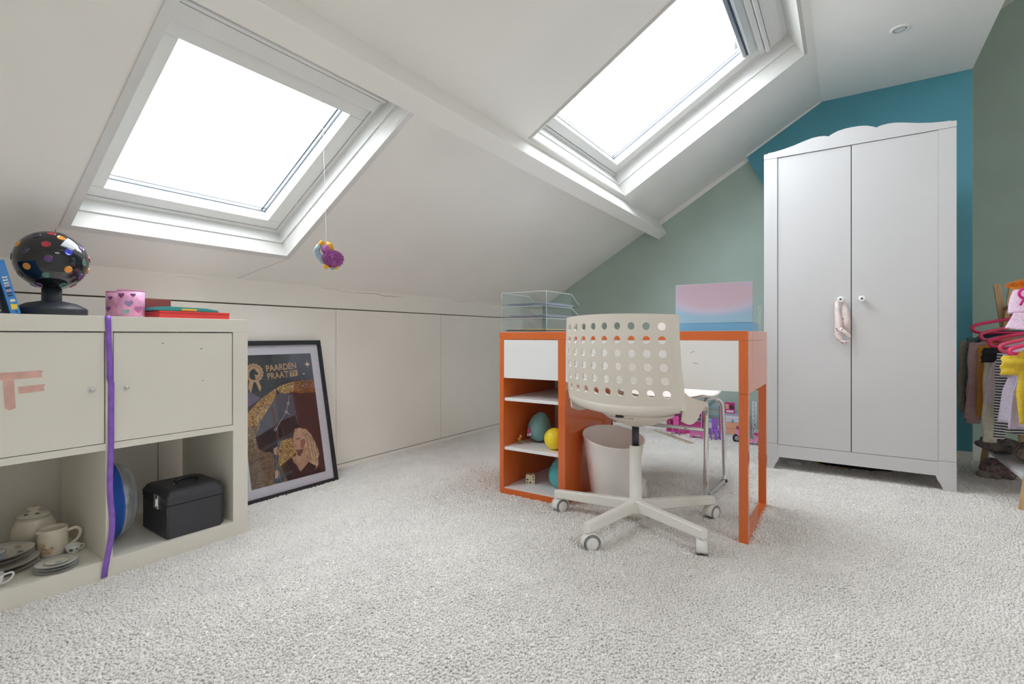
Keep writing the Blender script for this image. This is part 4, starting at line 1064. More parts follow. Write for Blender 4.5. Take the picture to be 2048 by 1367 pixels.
# gradient panel on a blue base
def gradient_mat():
    m = mat('pink_blue_gradient_print', (190, 160, 176), 0.42, vary=0.0)
    nt = m.node_tree; b = nt.nodes['Principled BSDF']
    tcn = [x for x in nt.nodes if x.type == 'TEX_COORD'][0]
    mp = nt.nodes.new('ShaderNodeMapping')
    mp.inputs['Location'].default_value = (0, 0, -0.125)
    mp.inputs['Scale'].default_value = (4.0, 0.0, 10.0)
    nt.links.new(tcn.outputs['Object'], mp.inputs['Vector'])
    gr = nt.nodes.new('ShaderNodeTexGradient'); gr.gradient_type = 'SPHERICAL'
    mp.inputs['Location'].default_value = (0, 0, -1.55)
    nt.links.new(mp.outputs['Vector'], gr.inputs['Vector'])
    cr = nt.nodes.new('ShaderNodeValToRGB')
    cr.color_ramp.elements[0].color = rgb(152, 182, 202); cr.color_ramp.elements[0].position = 0.05
    cr.color_ramp.elements[1].color = rgb(200, 174, 188); cr.color_ramp.elements[1].position = 0.5
    e = cr.color_ramp.elements.new(0.28); e.color = rgb(196, 184, 202)
    nt.links.new(gr.outputs['Fac'], cr.inputs['Fac'])
    nt.links.new(cr.outputs['Color'], b.inputs['Base Color'])
    return m
gc = thing('gradient_case', 'open case with pink to blue gradient lid standing at the right end of the desk', 'case', (-0.455, 2.19, 0.7512))
MB().box((-0.145, -0.002, 0.0), (0.146, 0.19, 0.036), 0.002).build('base', mat('sky_blue_plastic', (116, 168, 200), 0.35), gc)
lid_ = MB().box((-0.152, -0.006, 0.0365), (0.147, 0.004, 0.197), 0.0018)
lid_.build('lid', gradient_mat(), gc)
MB().box((-0.1535, -0.004, 0.0360), (-0.1522, 0.0036, 0.1985)).build('lid_edge', mat('silver_edge', (206, 208, 212), 0.3), gc)
MB().box((-0.1535, -0.004, 0.1972), (0.1475, 0.0036, 0.1985)).build('lid_edge', mat('silver_edge', (206, 208, 212), 0.3), gc)
wc = thing('wire_clip', 'thin white wire loop behind the gradient case', 'clip', (-0.300, 2.30, 0.7512))
MB().tube([(0.0, 0, 0.0), (0.0, 0, 0.028), (-0.005, 0, 0.036), (0.0, 0, 0.072), (-0.001, 0, 0.102), (0.004, 0, 0.108), (0.008, 0, 0.102), (0.005, 0, 0.07), (0.003, 0, 0.03), (0.004, 0, 0.0)], 0.0010, 6).build('wire', mat('white_wire', (220, 226, 226), 0.4), wc)

# things on the cabinet shelves
def egg_mesh(r, hgt):
    prof = []
    for i in range(25):
        a = PI*i/24
        z = -math.cos(a)
        rr = math.sin(a)*(1.0 - 0.16*z)
        prof.append((max(1e-5, r*rr), hgt/2*(1+z)))
    return MB().lathe(prof, seg=36)
eg = thing('easter_egg', 'large dull turquoise egg with pink flower on the middle desk shelf', 'egg', (-1.238, 2.085, 0.2237), R(10))
m_ = egg_mesh(0.056, 0.142); m_.xform(Matrix.Translation((0, 0, 0.004)) @ Matrix.Rotation(R(10), 4, 'Y')); m_.build('egg_shell', mat('turquoise_egg', (118, 166, 168), 0.45), eg)
for a, z, c in ((-2.02, 0.044, 'p'), (-2.12, 0.052, 'p'), (-1.95, 0.055, 'p'), (-2.1, 0.036, 'w'), (-1.86, 0.040, 'w'), (-2.0, 0.064, 'p')):
    r_ = 0.0555
    MB().sphere((r_*math.cos(a), r_*math.sin(a), z+0.004), 0.0065, 10, 6, sz=1.1).build('petal', mat('magenta_petal', (190, 72, 132), 0.5) if c == 'p' else mat('pale_petal', (220, 206, 214), 0.5), eg)
bl = MB().sphere((0, 0, 0.048), 0.048, 32, 18).build('yellow_ball', mat('yellow_vinyl', (244, 220, 44), 0.4), None, loc=(-1.088, 1.985, 0.2237))
tag(bl, 'bright yellow ball on the middle desk shelf', 'ball')
eg2 = egg_mesh(0.055, 0.138).build('plastic_egg', mat('aqua_egg', (86, 186, 194), 0.4), None, loc=(-1.086, 2.04, 0.0367))
tag(eg2, 'aqua egg on the lowest desk shelf, half hidden by the cabinet side', 'egg')
fg = thing('toy_figure', 'tiny orange and green toy figure beside the turquoise egg', 'toy', (-1.287, 2.005, 0.2237))
MB().sphere((0, 0, 0.009), 0.011, 14, 8, sz=0.8).build('base', mat('moss_green_plastic', (132, 128, 60), 0.5), fg)
MB().sphere((-0.003, 0, 0.022), 0.009, 12, 8).build('toy_body', mat('toy_orange', (206, 130, 48), 0.5), fg)
MB().sphere((0.005, 0, 0.034), 0.006, 12, 8).build('head', mat('toy_pink', (226, 170, 150), 0.5), fg)
MB().sphere((0.002, 0.002, 0.040), 0.004, 10, 6).build('hat', mat('toy_gold', (190, 150, 60), 0.4), fg)
bw = thing('gift_box', 'small patterned gift box with a pink bow behind the egg', 'box', (-1.155, 2.30, 0.2237))
MB().box((-0.035, -0.03, 0), (0.035, 0.03, 0.092), 0.002).build('box', mat('lilac_pattern_card', (176, 152, 176), 0.6, vary=0.35, vscale=120), bw)
MB().box((-0.037, -0.032, 0.0922), (0.037, 0.032, 0.100), 0.002).build('lid', mat('grey_card', (150, 150, 156), 0.6), bw)
for s in (-1, 1):
    MB().sphere((-0.012+s*0.014, -0.01, 0.112), 0.012, 12, 8, sy=0.5, sz=0.8).build('bow', mat('pink_bow', (220, 84, 140), 0.4), bw)
pc = thing('puzzle_cube', 'little white puzzle cube with coloured squares on the lowest desk shelf', 'cube', (-1.245, 2.035, 0.0367), R(28))
MB().box((-0.021, -0.021, 0), (0.021, 0.021, 0.042), 0.002).build('core', mat('cube_cream', (226, 218, 196), 0.4), pc)
cols = ['cube_red', 'cube_orange', 'cube_black', 'cube_pink', 'cube_green', 'cube_yellow']
cc_ = {'cube_red': (160, 60, 60), 'cube_orange': (210, 140, 80), 'cube_black': (50, 46, 46), 'cube_pink': (214, 160, 166), 'cube_green': (110, 140, 100), 'cube_yellow': (220, 200, 110)}
rnd = random.Random(5)
for f_ in range(5):
    for i in range(3):
        for j in range(3):
            a, b = -0.0135+0.0135*i, -0.0135+0.0135*j
            c = rnd.choice(cols); q = MB(); s = 0.0038
            if f_ == 0: q.box((a-s, -0.0215, 0.021+b-s), (a+s, -0.0208, 0.021+b+s))
            elif f_ == 1: q.box((0.0208, a-s, 0.021+b-s), (0.0215, a+s, 0.021+b+s))
            elif f_ == 2: q.box((a-s, b-s, 0.0418), (a+s, b+s, 0.0425))
            elif f_ == 3: q.box((-0.0215, a-s, 0.021+b-s), (-0.0208, a+s, 0.021+b+s))
            else: q.box((a-s, 0.0208, 0.021+b-s), (a+s, 0.0215, 0.021+b+s))
            q.build('sticker', mat(c, cc_[c], 0.4), pc)

# ------------------------------------------------------------------ office swivel chair
oc = thing('office_chair', 'ivory plastic swivel chair with perforated back at the desk', 'chair', (-0.68, 1.89, 0), R(-12))
RB, A0 = 0.43, 0.243
SHX = 0.036
def arc(a):
    """arc length across the back -> (x, forward y)"""
    s = 1 if a >= 0 else -1
    t = abs(a)
    if t <= A0:
        return s*RB*math.sin(t/RB), RB*(1-math.cos(t/RB))
    x0, y0 = RB*math.sin(A0/RB), RB*(1-math.cos(A0/RB))
    th = A0/RB; rl = 0.022
    u = (t-A0)/rl
    return s*(x0 + rl*(math.sin(th+u)-math.sin(th))), y0 + rl*(math.cos(th)-math.cos(th+u))
def back(a, z):
    w = 1.0 - 0.05*max(0, (z-0.50))/0.30
    x, y = arc(a)
    tz2 = (z-0.49)/0.31
    return (x*w + SHX, y - 0.226 - 0.030*tz2 - 0.012*math.sin(PI*min(1, max(0, tz2))), z + 0.006*(1-(a/A0)**2)*max(0, tz2)**3)
NC, NR = 9, 6
pa, pb = 0.0518, 0.0445
za = 0.785; 
a_lo = -NC*pa/2; z_lo = za - NR*pb
mb = MB()
def q4(pts): mb.add([back(*p) for p in pts], [tuple(range(len(pts)))], True)
for i in range(NC):
    for j in range(NR):
        ca_, cz_ = a_lo+pa*(i+0.5), z_lo+pb*(j+0.5)
        ring, hole = [], []
        for k in range(16):
            side, u = divmod(k, 4); u = u/4.0
            bx_, bz_ = [(-0.5+u, -0.5), (0.5, -0.5+u), (0.5-u, 0.5), (-0.5, 0.5-u)][side]
            ring.append((ca_+bx_*pa, cz_+bz_*pb))
            an = math.atan2(bz_*pb, bx_*pa)
            hole.append((ca_+0.0130*math.cos(an), cz_+0.0130*math.sin(an)))
        for k in range(16):
            l = (k+1) % 16
            q4([ring[k], ring[l], hole[l], hole[k]])
def rect(a0, a1, z0, z1, na, nz):
    for i in range(na):
        for j in range(nz):
            q4([(a0+(a1-a0)*i/na, z0+(z1-z0)*j/nz), (a0+(a1-a0)*(i+1)/na, z0+(z1-z0)*j/nz), (a0+(a1-a0)*(i+1)/na, z0+(z1-z0)*(j+1)/nz), (a0+(a1-a0)*i/na, z0+(z1-z0)*(j+1)/nz)])
zt, zb_ = 0.803, 0.488
rect(a_lo, -a_lo, za, zt, NC*4, 2)
rect(a_lo, -a_lo, zb_, z_lo, NC*4, 3)
AE = A0+0.024
for s in (-1, 1):
    rect(s*-a_lo, s*AE, z_lo, za, 8, NR*4)
    rect(s*-a_lo, s*AE, za, zt, 8, 2)
    rect(s*-a_lo, s*AE, zb_, z_lo, 8, 3)
bkr = crisp(mb.build('backrest', M_PLASTIC, oc, solid=0.006, weld=True, off=0))
# seat shell with a raised rear rim and side wings
def seat(u, v):
    a = (u-0.5)*2*(0.242 - 0.070*v)
    xr, yr = arc(max(-A0, min(A0, a*A0/0.242)))
    y = (-0.222 + yr)*(1-v) + v*0.175
    e = abs(u-0.5)*2
    z = 0.452 + 0.022*e**3*(1-v)**0.5 + 0.026*math.exp(-((v)/0.10)**2)*(0.4+0.6*e*e) + 0.018*e**6 - 0.020*max(0, v-0.8)/0.2*(v-0.8)*5 + 0.004*v
    return (a*(1-0.02*v) + SHX, y, z)
crisp(MB().grid(seat, 28, 22).build('seat', M_PLASTIC, oc, solid=0.007, off=0))
# joining band behind the seat
mb = MB()
n_ = 30
for i in range(n_+1):
    a = -A0 + 2*A0*i/n_
    x, y = arc(a); e = abs(a)/A0
    zc = 0.474 + 0.022*e*e
    for dy, dz in ((0.004, 0.024), (-0.004, 0.014), (-0.006, 0.0), (0.002, -0.012), (0.020, -0.016)):
        mb.v.append((x*0.99 + SHX, y-0.226+dy, zc+dz))
for i in range(n_):
    for k in range(4):
        mb.f.append((5*i+k, 5*i+k+1, 5*i+6+k, 5*i+5+k)); mb.sm.append(True)
mb.build('rear_rim', M_PLASTIC, oc, solid=0.005, off=0)
for s in (-1, 1):
    def wing(u, v, s=s):
        # side flap: from back edge forward along the seat side
        y = -0.150 + 0.165*u
        zt_ = 0.545 - 0.045*u**0.7
        zbm = 0.452 - 0.018*math.sin(PI*min(1, u*1.25)) + 0.026*max(0, u-0.7)/0.3
        z = zbm + (zt_-zbm)*v
        x = s*(0.231 + 0.012*v - 0.004*u) + SHX
        return (x, y, z)
    crisp(MB().grid(wing, 14, 8).build('side_wing', M_PLASTIC, oc, solid=0.006, off=0))
# tilt housing
MB().lathe([(0.0001, 0.384), (0.030, 0.385), (0.075, 0.396), (0.120, 0.416), (0.150, 0.434), (0.152, 0.440), (0.142, 0.4405), (0.09, 0.425), (0.03, 0.415), (0.0001, 0.414)], seg=40, sx=1.0, sy=0.72).build('tilt_housing', M_PLASTIC, oc)
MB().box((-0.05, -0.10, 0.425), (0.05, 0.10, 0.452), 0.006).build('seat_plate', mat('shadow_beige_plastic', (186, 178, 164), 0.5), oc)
MB().lathe([(0.0001, 0.012), (0.015, 0.010), (0.017, 0.0), (0.0001, 0.0)], (0, -0.108, 0.430), 20).build('tension_knob', M_DKGREY, oc)
MB().box((0.085, -0.03, 0.425), (0.112, 0.03, 0.470), 0.004).build('bracket', M_PLASTIC, oc)
MB().tube([(0.02, 0.0, 0.405), (-0.10, 0.03, 0.408), (-0.185, 0.05, 0.412)], 0.0045, 8).build('lever', M_BLACK, oc)
# column
MB().lathe([(0.0001, 0.30), (0.0135, 0.30), (0.0135, 0.392), (0.0001, 0.392)], seg=24).build('gas_lift', mat('dark_steel', (66, 68, 74), 0.35, metal=0.4), oc)
MB().lathe([(0.0145, 0.309), (0.020, 0.310), (0.0225, 0.306), (0.0235, 0.10), (0.0275, 0.092), (0.034, 0.06), (0.034, 0.050), (0.0001, 0.048)], seg=32).build('column', M_WHITEMETAL, oc)
M_CAST = mat('castor_white', (234, 233, 229), 0.4)
for k in range(5):
    an = R((188, 260, 332, 44, 104)[k] + 12)
    ux, uy = math.cos(an), math.sin(an); px, py = -uy, ux
    leg = MB()
    secs = [(0.018, 0.0150, 0.056, 0.100), (0.10, 0.0150, 0.058, 0.098), (0.315, 0.0140, 0.062, 0.095), (0.330, 0.0135, 0.063, 0.093)]
    loops = []
    for r_, w, z0, z1 in secs:
        c = 0.004
        loops.append([(r_*ux+px*q, r_*uy+py*q, z) for q, z in ((-w, z0+c), (-w+c, z0), (w-c, z0), (w, z0+c), (w, z1-c), (w-c, z1), (-w+c, z1), (-w, z1-c))])
    lg = loft(loops).build('star_leg', M_WHITEMETAL, oc)
    # castor trails a little sideways
    tr = R((243, 222, 284, 247, 110)[k] + 12)
    c = Vector((0.318*ux, 0.318*uy, 0))
    d = Vector((math.cos(tr), math.sin(tr), 0)); n = Vector((-d.y, d.x, 0)); zv = Vector((0, 0, 1))
    off = c - d*0.010
    rotm = Matrix((( d.x, n.x, 0, off.x), (d.y, n.y, 0, off.y), (0, 0, 1, 0), (0, 0, 0, 1)))
    MB().lathe([(0.005, 0.048), (0.005, 0.066)], (0.010, 0, 0), 12).xform(rotm).build('castor_stem', M_CHROME, lg)
    for sgn in (-1, 1):
        w_ = MB().lathe([(0.0001, 0.004*sgn), (0.0265, 0.004*sgn), (0.0280, 0.007*sgn), (0.0280, 0.017*sgn), (0.0255, 0.0200*sgn), (0.0215, 0.0205*sgn)], (0, 0, 0.0285), 30, axis='y')
        w_.xform(rotm).build('castor_wheel', M_GREYP, lg)
        MB().lathe([(0.0001, 0.0225*sgn), (0.018, 0.0222*sgn), (0.0212, 0.0205*sgn)], (0, 0, 0.0285), 26, axis='y').xform(rotm).build('wheel_cap', M_CAST, lg)
    hood = MB()
    ns = 16
    for i in range(ns+1):
        a = R(-15) + R(205)*i/ns
        for w in (-0.0185, 0.0185):
            hood.v.append((0.0315*math.cos(a), w, 0.0285+0.0315*math.sin(a)))
    for i in range(ns):
        hood.f.append((2*i, 2*i+1, 2*i+3, 2*i+2)); hood.sm.append(True)
    hood.xform(rotm).build('castor_hood', M_CAST, lg, solid=0.003, off=0)

# ------------------------------------------------------------------ chrome sled chair behind the desk
sc_ = thing('sled_chair', 'white shell chair on chrome sled legs tucked under the far side of the desk', 'chair', (-0.735, 2.52, 0), R(-3))
def fillet(pts, r, n=5, closed=False):
    pts = [Vector(p) for p in pts]; out = []
    N_ = len(pts)
    for i in range(N_):
        if not closed and i in (0, N_-1):
            out.append(pts[i]); continue
        p, a, b = pts[i], pts[i-1], pts[(i+1) % N_]
        da, db = (a-p), (b-p)
        t = min(r, da.length*0.45, db.length*0.45)
        pa_, pb_ = p+da.normalized()*t, p+db.normalized()*t
        for k in range(n+1):
            u = k/n
            out.append(pa_*(1-u)**2 + p*2*u*(1-u) + pb_*u*u)
    return out
for s in (-1, 1):
    x = 0.225*s
    MB().tube(fillet([(x, -0.175, 0.011), (x, -0.160, 0.400), (x*0.88, -0.080, 0.437), (x*0.88, 0.090, 0.432), (x, 0.110, 0.405), (x, 0.165, 0.011)], 0.05, 6, closed=True), 0.0105, 12, closed=True).build('side_frame', M_CHROME, sc_)
    MB().lathe([(0.0001, -0.014), (0.0135, -0.013), (0.0135, 0.013), (0.0001, 0.014)], (x, 0.150, 0.0135), 16, axis='y').build('foot_cap', M_BLACK, sc_)
    MB().lathe([(0.0001, -0.014), (0.0135, -0.013), (0.0135, 0.013), (0.0001, 0.014)], (x, -0.150, 0.0135), 16, axis='y').build('foot_cap', M_BLACK, sc_)
MB().tube([(-0.225, -0.163, 0.312), (0.225, -0.163, 0.312)], 0.0085, 12).build('cross_bar', M_CHROME, sc_)
def sshell(u, v):
    # v 0: seat front, 1: top of back
    e = (u-0.5)*2
    L = v*0.86
    if L < 0.40:
        y = -0.205 + L; z = 0.452 - 0.022*math.sin(PI*min(1, L/0.40)) + (-0.012*(1-L/0.05)**2 if L < 0.05 else 0)
        w = 0.205 + 0.02*math.sin(PI*L/0.42)
        z += 0.022*abs(e)**3
        yy = y
    else:
        t = (L-0.40)/0.46
        a_ = min(1, t*3)*R(78)
        y = 0.195 + 0.055*math.sin(min(1, t*3)*PI/2) + 0.045*max(0, t-0.33)
        z = 0.452 + 0.05*(1-math.cos(min(1, t*3)*PI/2)) + 0.42*max(0, t-0.18)
        w = 0.205*(1-0.10*t)
        yy = y - 0.05*abs(e)**2
        z += 0.022*abs(e)**3*(1-t)
        z -= 0.03*abs(e)**5*max(0, t-0.8)*5
    return (e*w, yy, z)
MB().grid(sshell, 18, 36).build('shell', mat('white_shell_plastic', (240, 238, 234), 0.35), sc_, solid=0.007, off=0)

# ------------------------------------------------------------------ waste bin
wb = thing('waste_bin', 'round pale plastic waste bin under the desk', 'bin', (-0.856, 2.098, 0.002))
M_BIN = mat('pale_bin_plastic', (246, 243, 240), 0.4, vary=0.02)
prof = [(0.0001, 0.0), (0.088, 0.0), (0.092, 0.004)]
for k in range(5):
    z0_ = 0.02 + k*0.052
    r0 = 0.092 + 0.040*z0_/0.285
    prof += [(r0, z0_), (r0+0.0006, z0_+0.002)]
prof += [(0.1320, 0.280), (0.1345, 0.284), (0.1350, 0.288), (0.1325, 0.2885), (0.1300, 0.282), (0.090, 0.006), (0.0001, 0.005)]
def slant(m):
    m.v = [(x, y, z + 0.20*(-0.75*x + 0.66*y)*(z/0.288)**1.5) for x, y, z in m.v]
    return m
slant(MB().lathe(prof, seg=56)).build('bucket', M_BIN, wb)
slant(MB().tube([(0.1335*math.cos(2*PI*k/48), 0.1335*math.sin(2*PI*k/48), 0.287) for k in range(48)], 0.0022, 8, closed=True)).build('rim', M_BIN, wb)

# ------------------------------------------------------------------ toys along the far wall
def doll_chair(name, label, loc, rz, m, s=1.0, back_h=0.145):
    t = thing(name, label, 'doll chair', loc, rz)
    w, d, sh = 0.030*s, 0.030*s, 0.072*s
    MB().box((-w, -d, sh-0.005*s), (w, d, sh), 0.002).build('seat', m, t)
    MB().prism([(-w*0.62, sh), (w*0.62, sh), (w*0.75, back_h-0.008), (w*0.66, back_h), (-w*0.66, back_h), (-w*0.75, back_h-0.008)], 'y', d-0.005, d).build('backrest', m, t)
    for sx in (-1, 1):
        for sy in (-1, 1):
            MB().tube([(sx*(w-0.005), sy*(d-0.005), sh-0.004), (sx*(w+0.001), sy*(d+0.002), 0.0)], [0.0045*s, 0.0035*s], 8).build('leg', m, t)
    MB().prism([(-0.008*s, 0.0), (0.008*s, 0.0), (0.012*s, sh-0.004), (-0.012*s, sh-0.004)], 'y', -d-0.002, -d+0.004).build('front_panel', m, t)
    return t
M_TPINK = mat('toy_hot_pink', (226, 96, 180), 0.35)
M_TLPINK = mat('toy_light_pink', (232, 150, 200), 0.4)
M_TMAG = mat('toy_magenta', (204, 40, 128), 0.4)
M_TPURP = mat('toy_purple', (158, 104, 206), 0.35)
M_TBLUE = mat('toy_sky_blue', (126, 186, 214), 0.4)
M_TWHITE = mat('toy_white', (224, 226, 236), 0.4)
M_TPEACH = mat('toy_peach', (240, 176, 140), 0.45)
doll_chair('doll_chair', 'purple doll chair on the carpet behind the desk', (-0.762, 3.72, 0.004), R(20), M_TPURP)
doll_chair('doll_chair', 'hot pink doll chair beside the toy house', (-1.030, 3.75, 0.004), R(170), M_TPINK)
bn = thing('doll_bench', 'low pink arched doll bench on the carpet', 'doll bench', (-0.878, 3.70, 0.004), R(4))
MB().box((-0.050, -0.022, 0.050), (0.050, 0.022, 0.060), 0.003).build('seat', M_TPINK, bn)
arch = [(-0.048, 0.0), (-0.034, 0.0), (-0.028, 0.018), (-0.012, 0.028), (0.012, 0.028), (0.028, 0.018), (0.034, 0.0), (0.048, 0.0), (0.046, 0.050), (-0.046, 0.050)]
for y in (-0.022, 0.017):
    MB().prism(arch, 'y', y, y+0.005).build('arch_panel', mat('toy_mid_pink', (222, 120, 182), 0.4), bn)
dh = thing('doll_house', 'pink open toy house against the far wall', 'doll house', (-1.005, 3.875, 0.003))
MB().box((-0.130, 0.060, 0.0), (0.130, 0.066, 0.165), 0.001).build('back_wall', M_TLPINK, dh)
MB().box((-0.130, -0.06, 0.0), (0.130, 0.060, 0.010), 0.001).build('base', M_TPINK, dh)
MB().box((0.124, -0.055, 0.010), (0.130, 0.060, 0.175), 0.001).build('side_wall', M_TLPINK, dh)
MB().box((-0.130, -0.055, 0.010), (-0.124, 0.060, 0.140), 0.001).build('side_wall', M_TLPINK, dh)
MB().prism([(-0.135, 0.142), (-0.11, 0.175), (-0.05, 0.196), (0.02, 0.206), (0.134, 0.200), (0.134, 0.192), (0.02, 0.198), (-0.05, 0.188), (-0.105, 0.167), (-0.128, 0.138)], 'y', -0.058, 0.064).build('roof', mat('toy_mauve', (214, 160, 190), 0.4), dh)
MB().prism([(0.015, 0.135), (0.115, 0.130), (0.110, 0.150), (0.060, 0.165)], 'y', 0.048, 0.058).build('awning', M_TMAG, dh)
sgn_ = MB().box((0.005, 0.020, 0.088), (0.110, 0.026, 0.128), 0.001).build('counter_front', M_TWHITE, dh)
for k in range(5):
    MB().box((0.052+0.011*k, 0.0185, 0.098), (0.0595+0.011*k, 0.0202, 0.118-0.004*(k % 2))).build('print_mark', mat('navy_print', (84, 92, 120), 0.5), sgn_)
MB().box((0.0, 0.026, 0.010), (0.118, 0.052, 0.086), 0.001).build('counter', M_TPINK, dh)
for z, m_ in ((0.098, M_TPEACH), (0.088, M_TMAG)):
    MB().box((-0.120, -0.02, z), (-0.045, 0.05, z+0.008), 0.001).build('shelf_board', m_, dh)
MB().box((-0.118, -0.018, 0.1065), (-0.050, 0.045, 0.118), 0.002).build('mattress', mat('toy_slate', (120, 140, 160), 0.5), dh)
for x in (-0.115, -0.05):
    MB().tube([(x, -0.015, 0.010), (x, -0.015, 0.088)], 0.003, 8).build('post', M_TLPINK, dh)
tt = thing('toy_tree', 'round green toy tree beside the pink doll chair', 'toy tree', (-0.985, 3.795, 0.003))
MB().lathe([(0.0001, 0), (0.014, 0.0), (0.014, 0.004), (0.003, 0.007), (0.003, 0.095)], seg=16).build('stem', M_TMAG, tt)
MB().sphere((0, 0, 0.112), 0.019, 20, 12).build('crown', mat('lime_green', (116, 196, 56), 0.45), tt)
db = thing('doll_bed', 'small white and blue doll bed behind the purple chair', 'doll bed', (-0.835, 3.885, 0.003))
MB().box((-0.028, -0.05, 0.060), (0.028, 0.05, 0.100), 0.004).build('frame', M_TWHITE, db)
MB().box((-0.027, -0.049, 0.1005), (0.027, 0.049, 0.116), 0.005).build('mattress', M_TBLUE, db)
for x in (-0.024, 0.024):
    for y in (-0.045, 0.045):
        MB().tube([(x, y, 0.0), (x, y, 0.062)], 0.004, 8).build('leg', M_TBLUE, db)
tf = thing('toy_ladder_frame', 'upright light blue toy climbing frame by the green wall', 'toy frame', (-0.825, 3.955, 0.003))
MB().tube(fillet([(0.050, 0, 0.0), (0.050, 0, 0.255), (0.020, 0, 0.268), (-0.045, 0, 0.215), (-0.050, 0, 0.0)], 0.03, 5), 0.0045, 10).build('frame', M_TBLUE, tf)
for z in (0.195, 0.135):
    MB().tube([(-0.048, 0, z+0.008), (0.050, 0, z)], 0.0028, 8).build('rung', M_TBLUE, tf)
dd = thing('toy_dresser', 'white and peach toy dresser against the green wall', 'toy dresser', (-0.640, 3.875, 0.003))
MB().box((-0.078, -0.035, 0.0), (0.078, 0.035, 0.165), 0.002).build('carcass', M_TWHITE, dd)
MB().box((-0.080, -0.038, 0.1652), (0.080, 0.037, 0.171), 0.001).build('top', mat('toy_lilac_grey', (170, 168, 196), 0.5), dd)
for z0, z1, m_ in ((0.118, 0.136, M_TWHITE), (0.139, 0.160, M_TWHITE), (0.075, 0.114, M_TPEACH), (0.034, 0.072, M_TPEACH)):
    d_ = MB().box((-0.074, -0.0385, z0), (0.074, -0.0352, z1), 0.001).build('drawer', m_, dd)
    if z1 > 0.115 and z0 < 0.13:
        for x in (-0.030, 0.04):
            MB().sphere((x, -0.042, (z0+z1)/2), 0.0075, 12, 8, sy=0.5).build('knob', mat('toy_aqua', (104, 178, 196), 0.4), d_)
tp = thing('toy_poster_box', 'pink pictured card standing on the toy dresser', 'card', (-0.698, 3.885, 0.1742))
MB().box((-0.033, 0, 0), (0.033, 0.008, 0.078), 0.0008).build('card', M_TMAG, tp)
for x0, x1, z0, z1, m_ in ((-0.028, -0.006, 0.030, 0.066, mat('card_peach', (232, 170, 150), 0.6)), (0.0, 0.028, 0.032, 0.060, mat('card_ink', (60, 52, 66), 0.6, vary=0.6, vscale=120)), (-0.024, 0.026, 0.006, 0.022, mat('card_white', (232, 214, 222), 0.6, vary=0.3, vscale=200))):
    MB().box((x0, -0.0008, z0), (x1, 0.0, z1)).build('picture', m_, tp)
tpo = thing('toy_post', 'thin magenta toy post standing by the dresser', 'toy post', (-0.772, 3.945, 0.003))
MB().box((-0.009, -0.004, 0.0), (0.009, 0.004, 0.215), 0.001).build('post', M_TMAG, tpo)
for k in range(9):
    MB().box((-0.005, -0.0048, 0.012+0.022*k), (0.005, -0.0041, 0.022+0.022*k)).build('print_mark', mat('rose_mark', (232, 150, 190), 0.5), tpo)
tw = thing('toy_lattice_post', 'white lattice toy post behind the desk leg', 'toy post', (-0.528, 3.83, 0.003))
for x in (-0.010, 0.010):
    MB().tube([(x, 0, 0.0), (x, 0, 0.275)], 0.0030, 8).build('post', M_TWHITE, tw)
for k in range(9):
    MB().tube([(-0.010 if k % 2 else 0.010, 0, 0.02+0.03*k), (0.010 if k % 2 else -0.010, 0, 0.05+0.03*k if k < 8 else 0.275)], 0.0026, 8).build('lattice', M_TWHITE, tw)
MB().lathe([(0.0001, 0), (0.022, 0), (0.022, 0.005), (0.0001, 0.006)], seg=20).build('foot', mat('toy_dark', (44, 40, 50), 0.5), tw)
# scooter
so = thing('toy_scooter', 'pink toy scooter with black tyres half behind the desk leg', 'toy scooter', (-0.54, 3.69, 0.003), R(-17))
def wheel(x, r, parent):
    w = MB().lathe([(r*0.60, -0.011), (r*0.92, -0.012), (r, -0.007), (r, 0.007), (r*0.92, 0.012), (r*0.60, 0.011)], (x, 0, r), 28, axis='y').build('wheel', mat('black_rubber', (34, 34, 38), 0.6), parent)
    MB().lathe([(0.0001, -0.0105), (r*0.30, -0.0120), (r*0.61, -0.0085), (r*0.61, 0.0085), (r*0.30, 0.0120), (0.0001, 0.0105)], (x, 0, r), 20, axis='y').build('rim', mat('toy_silver', (176, 176, 178), 0.35, metal=0.5), w)
    return w
wheel(-0.082, 0.030, so); wheel(0.105, 0.030, so)
MB().prism([(-0.075, 0.058), (-0.085, 0.075), (-0.060, 0.118), (-0.048, 0.122), (-0.040, 0.060), (-0.020, 0.034), (0.030, 0.034), (0.045, 0.060), (0.130, 0.070), (0.140, 0.055), (0.120, 0.045), (0.075, 0.050), (0.060, 0.022), (-0.040, 0.022), (-0.055, 0.045)], 'y', -0.020, 0.020).build('scooter_body', M_TLPINK, so)
MB().box((0.035, -0.017, 0.0705), (0.125, 0.017, 0.084), 0.005).build('seat', M_TMAG, so)
MB().tube([(-0.055, 0, 0.115), (-0.052, 0, 0.140)], 0.004, 8).build('steering_post', mat('toy_silver', (176, 176, 178), 0.35), so)
MB().tube([(-0.048, -0.034, 0.140), (-0.052, 0, 0.142), (-0.048, 0.034, 0.140)], 0.0038, 8).build('handlebar', mat('toy_dark', (44, 40, 50), 0.5), so)
MB().lathe([(0.0001, -0.008), (0.012, -0.006), (0.0125, 0.004), (0.0001, 0.006)], (-0.066, -0.020, 0.108), 18, axis='y').build('headlamp', mat('toy_wine', (150, 74, 116), 0.3), so)
MB().tube([(0.03, -0.015, 0.030), (0.045, -0.030, 0.006), (-0.01, -0.032, 0.004)], 0.0035, 8).build('kick_stand', mat('toy_grey', (120, 120, 126), 0.4), so)
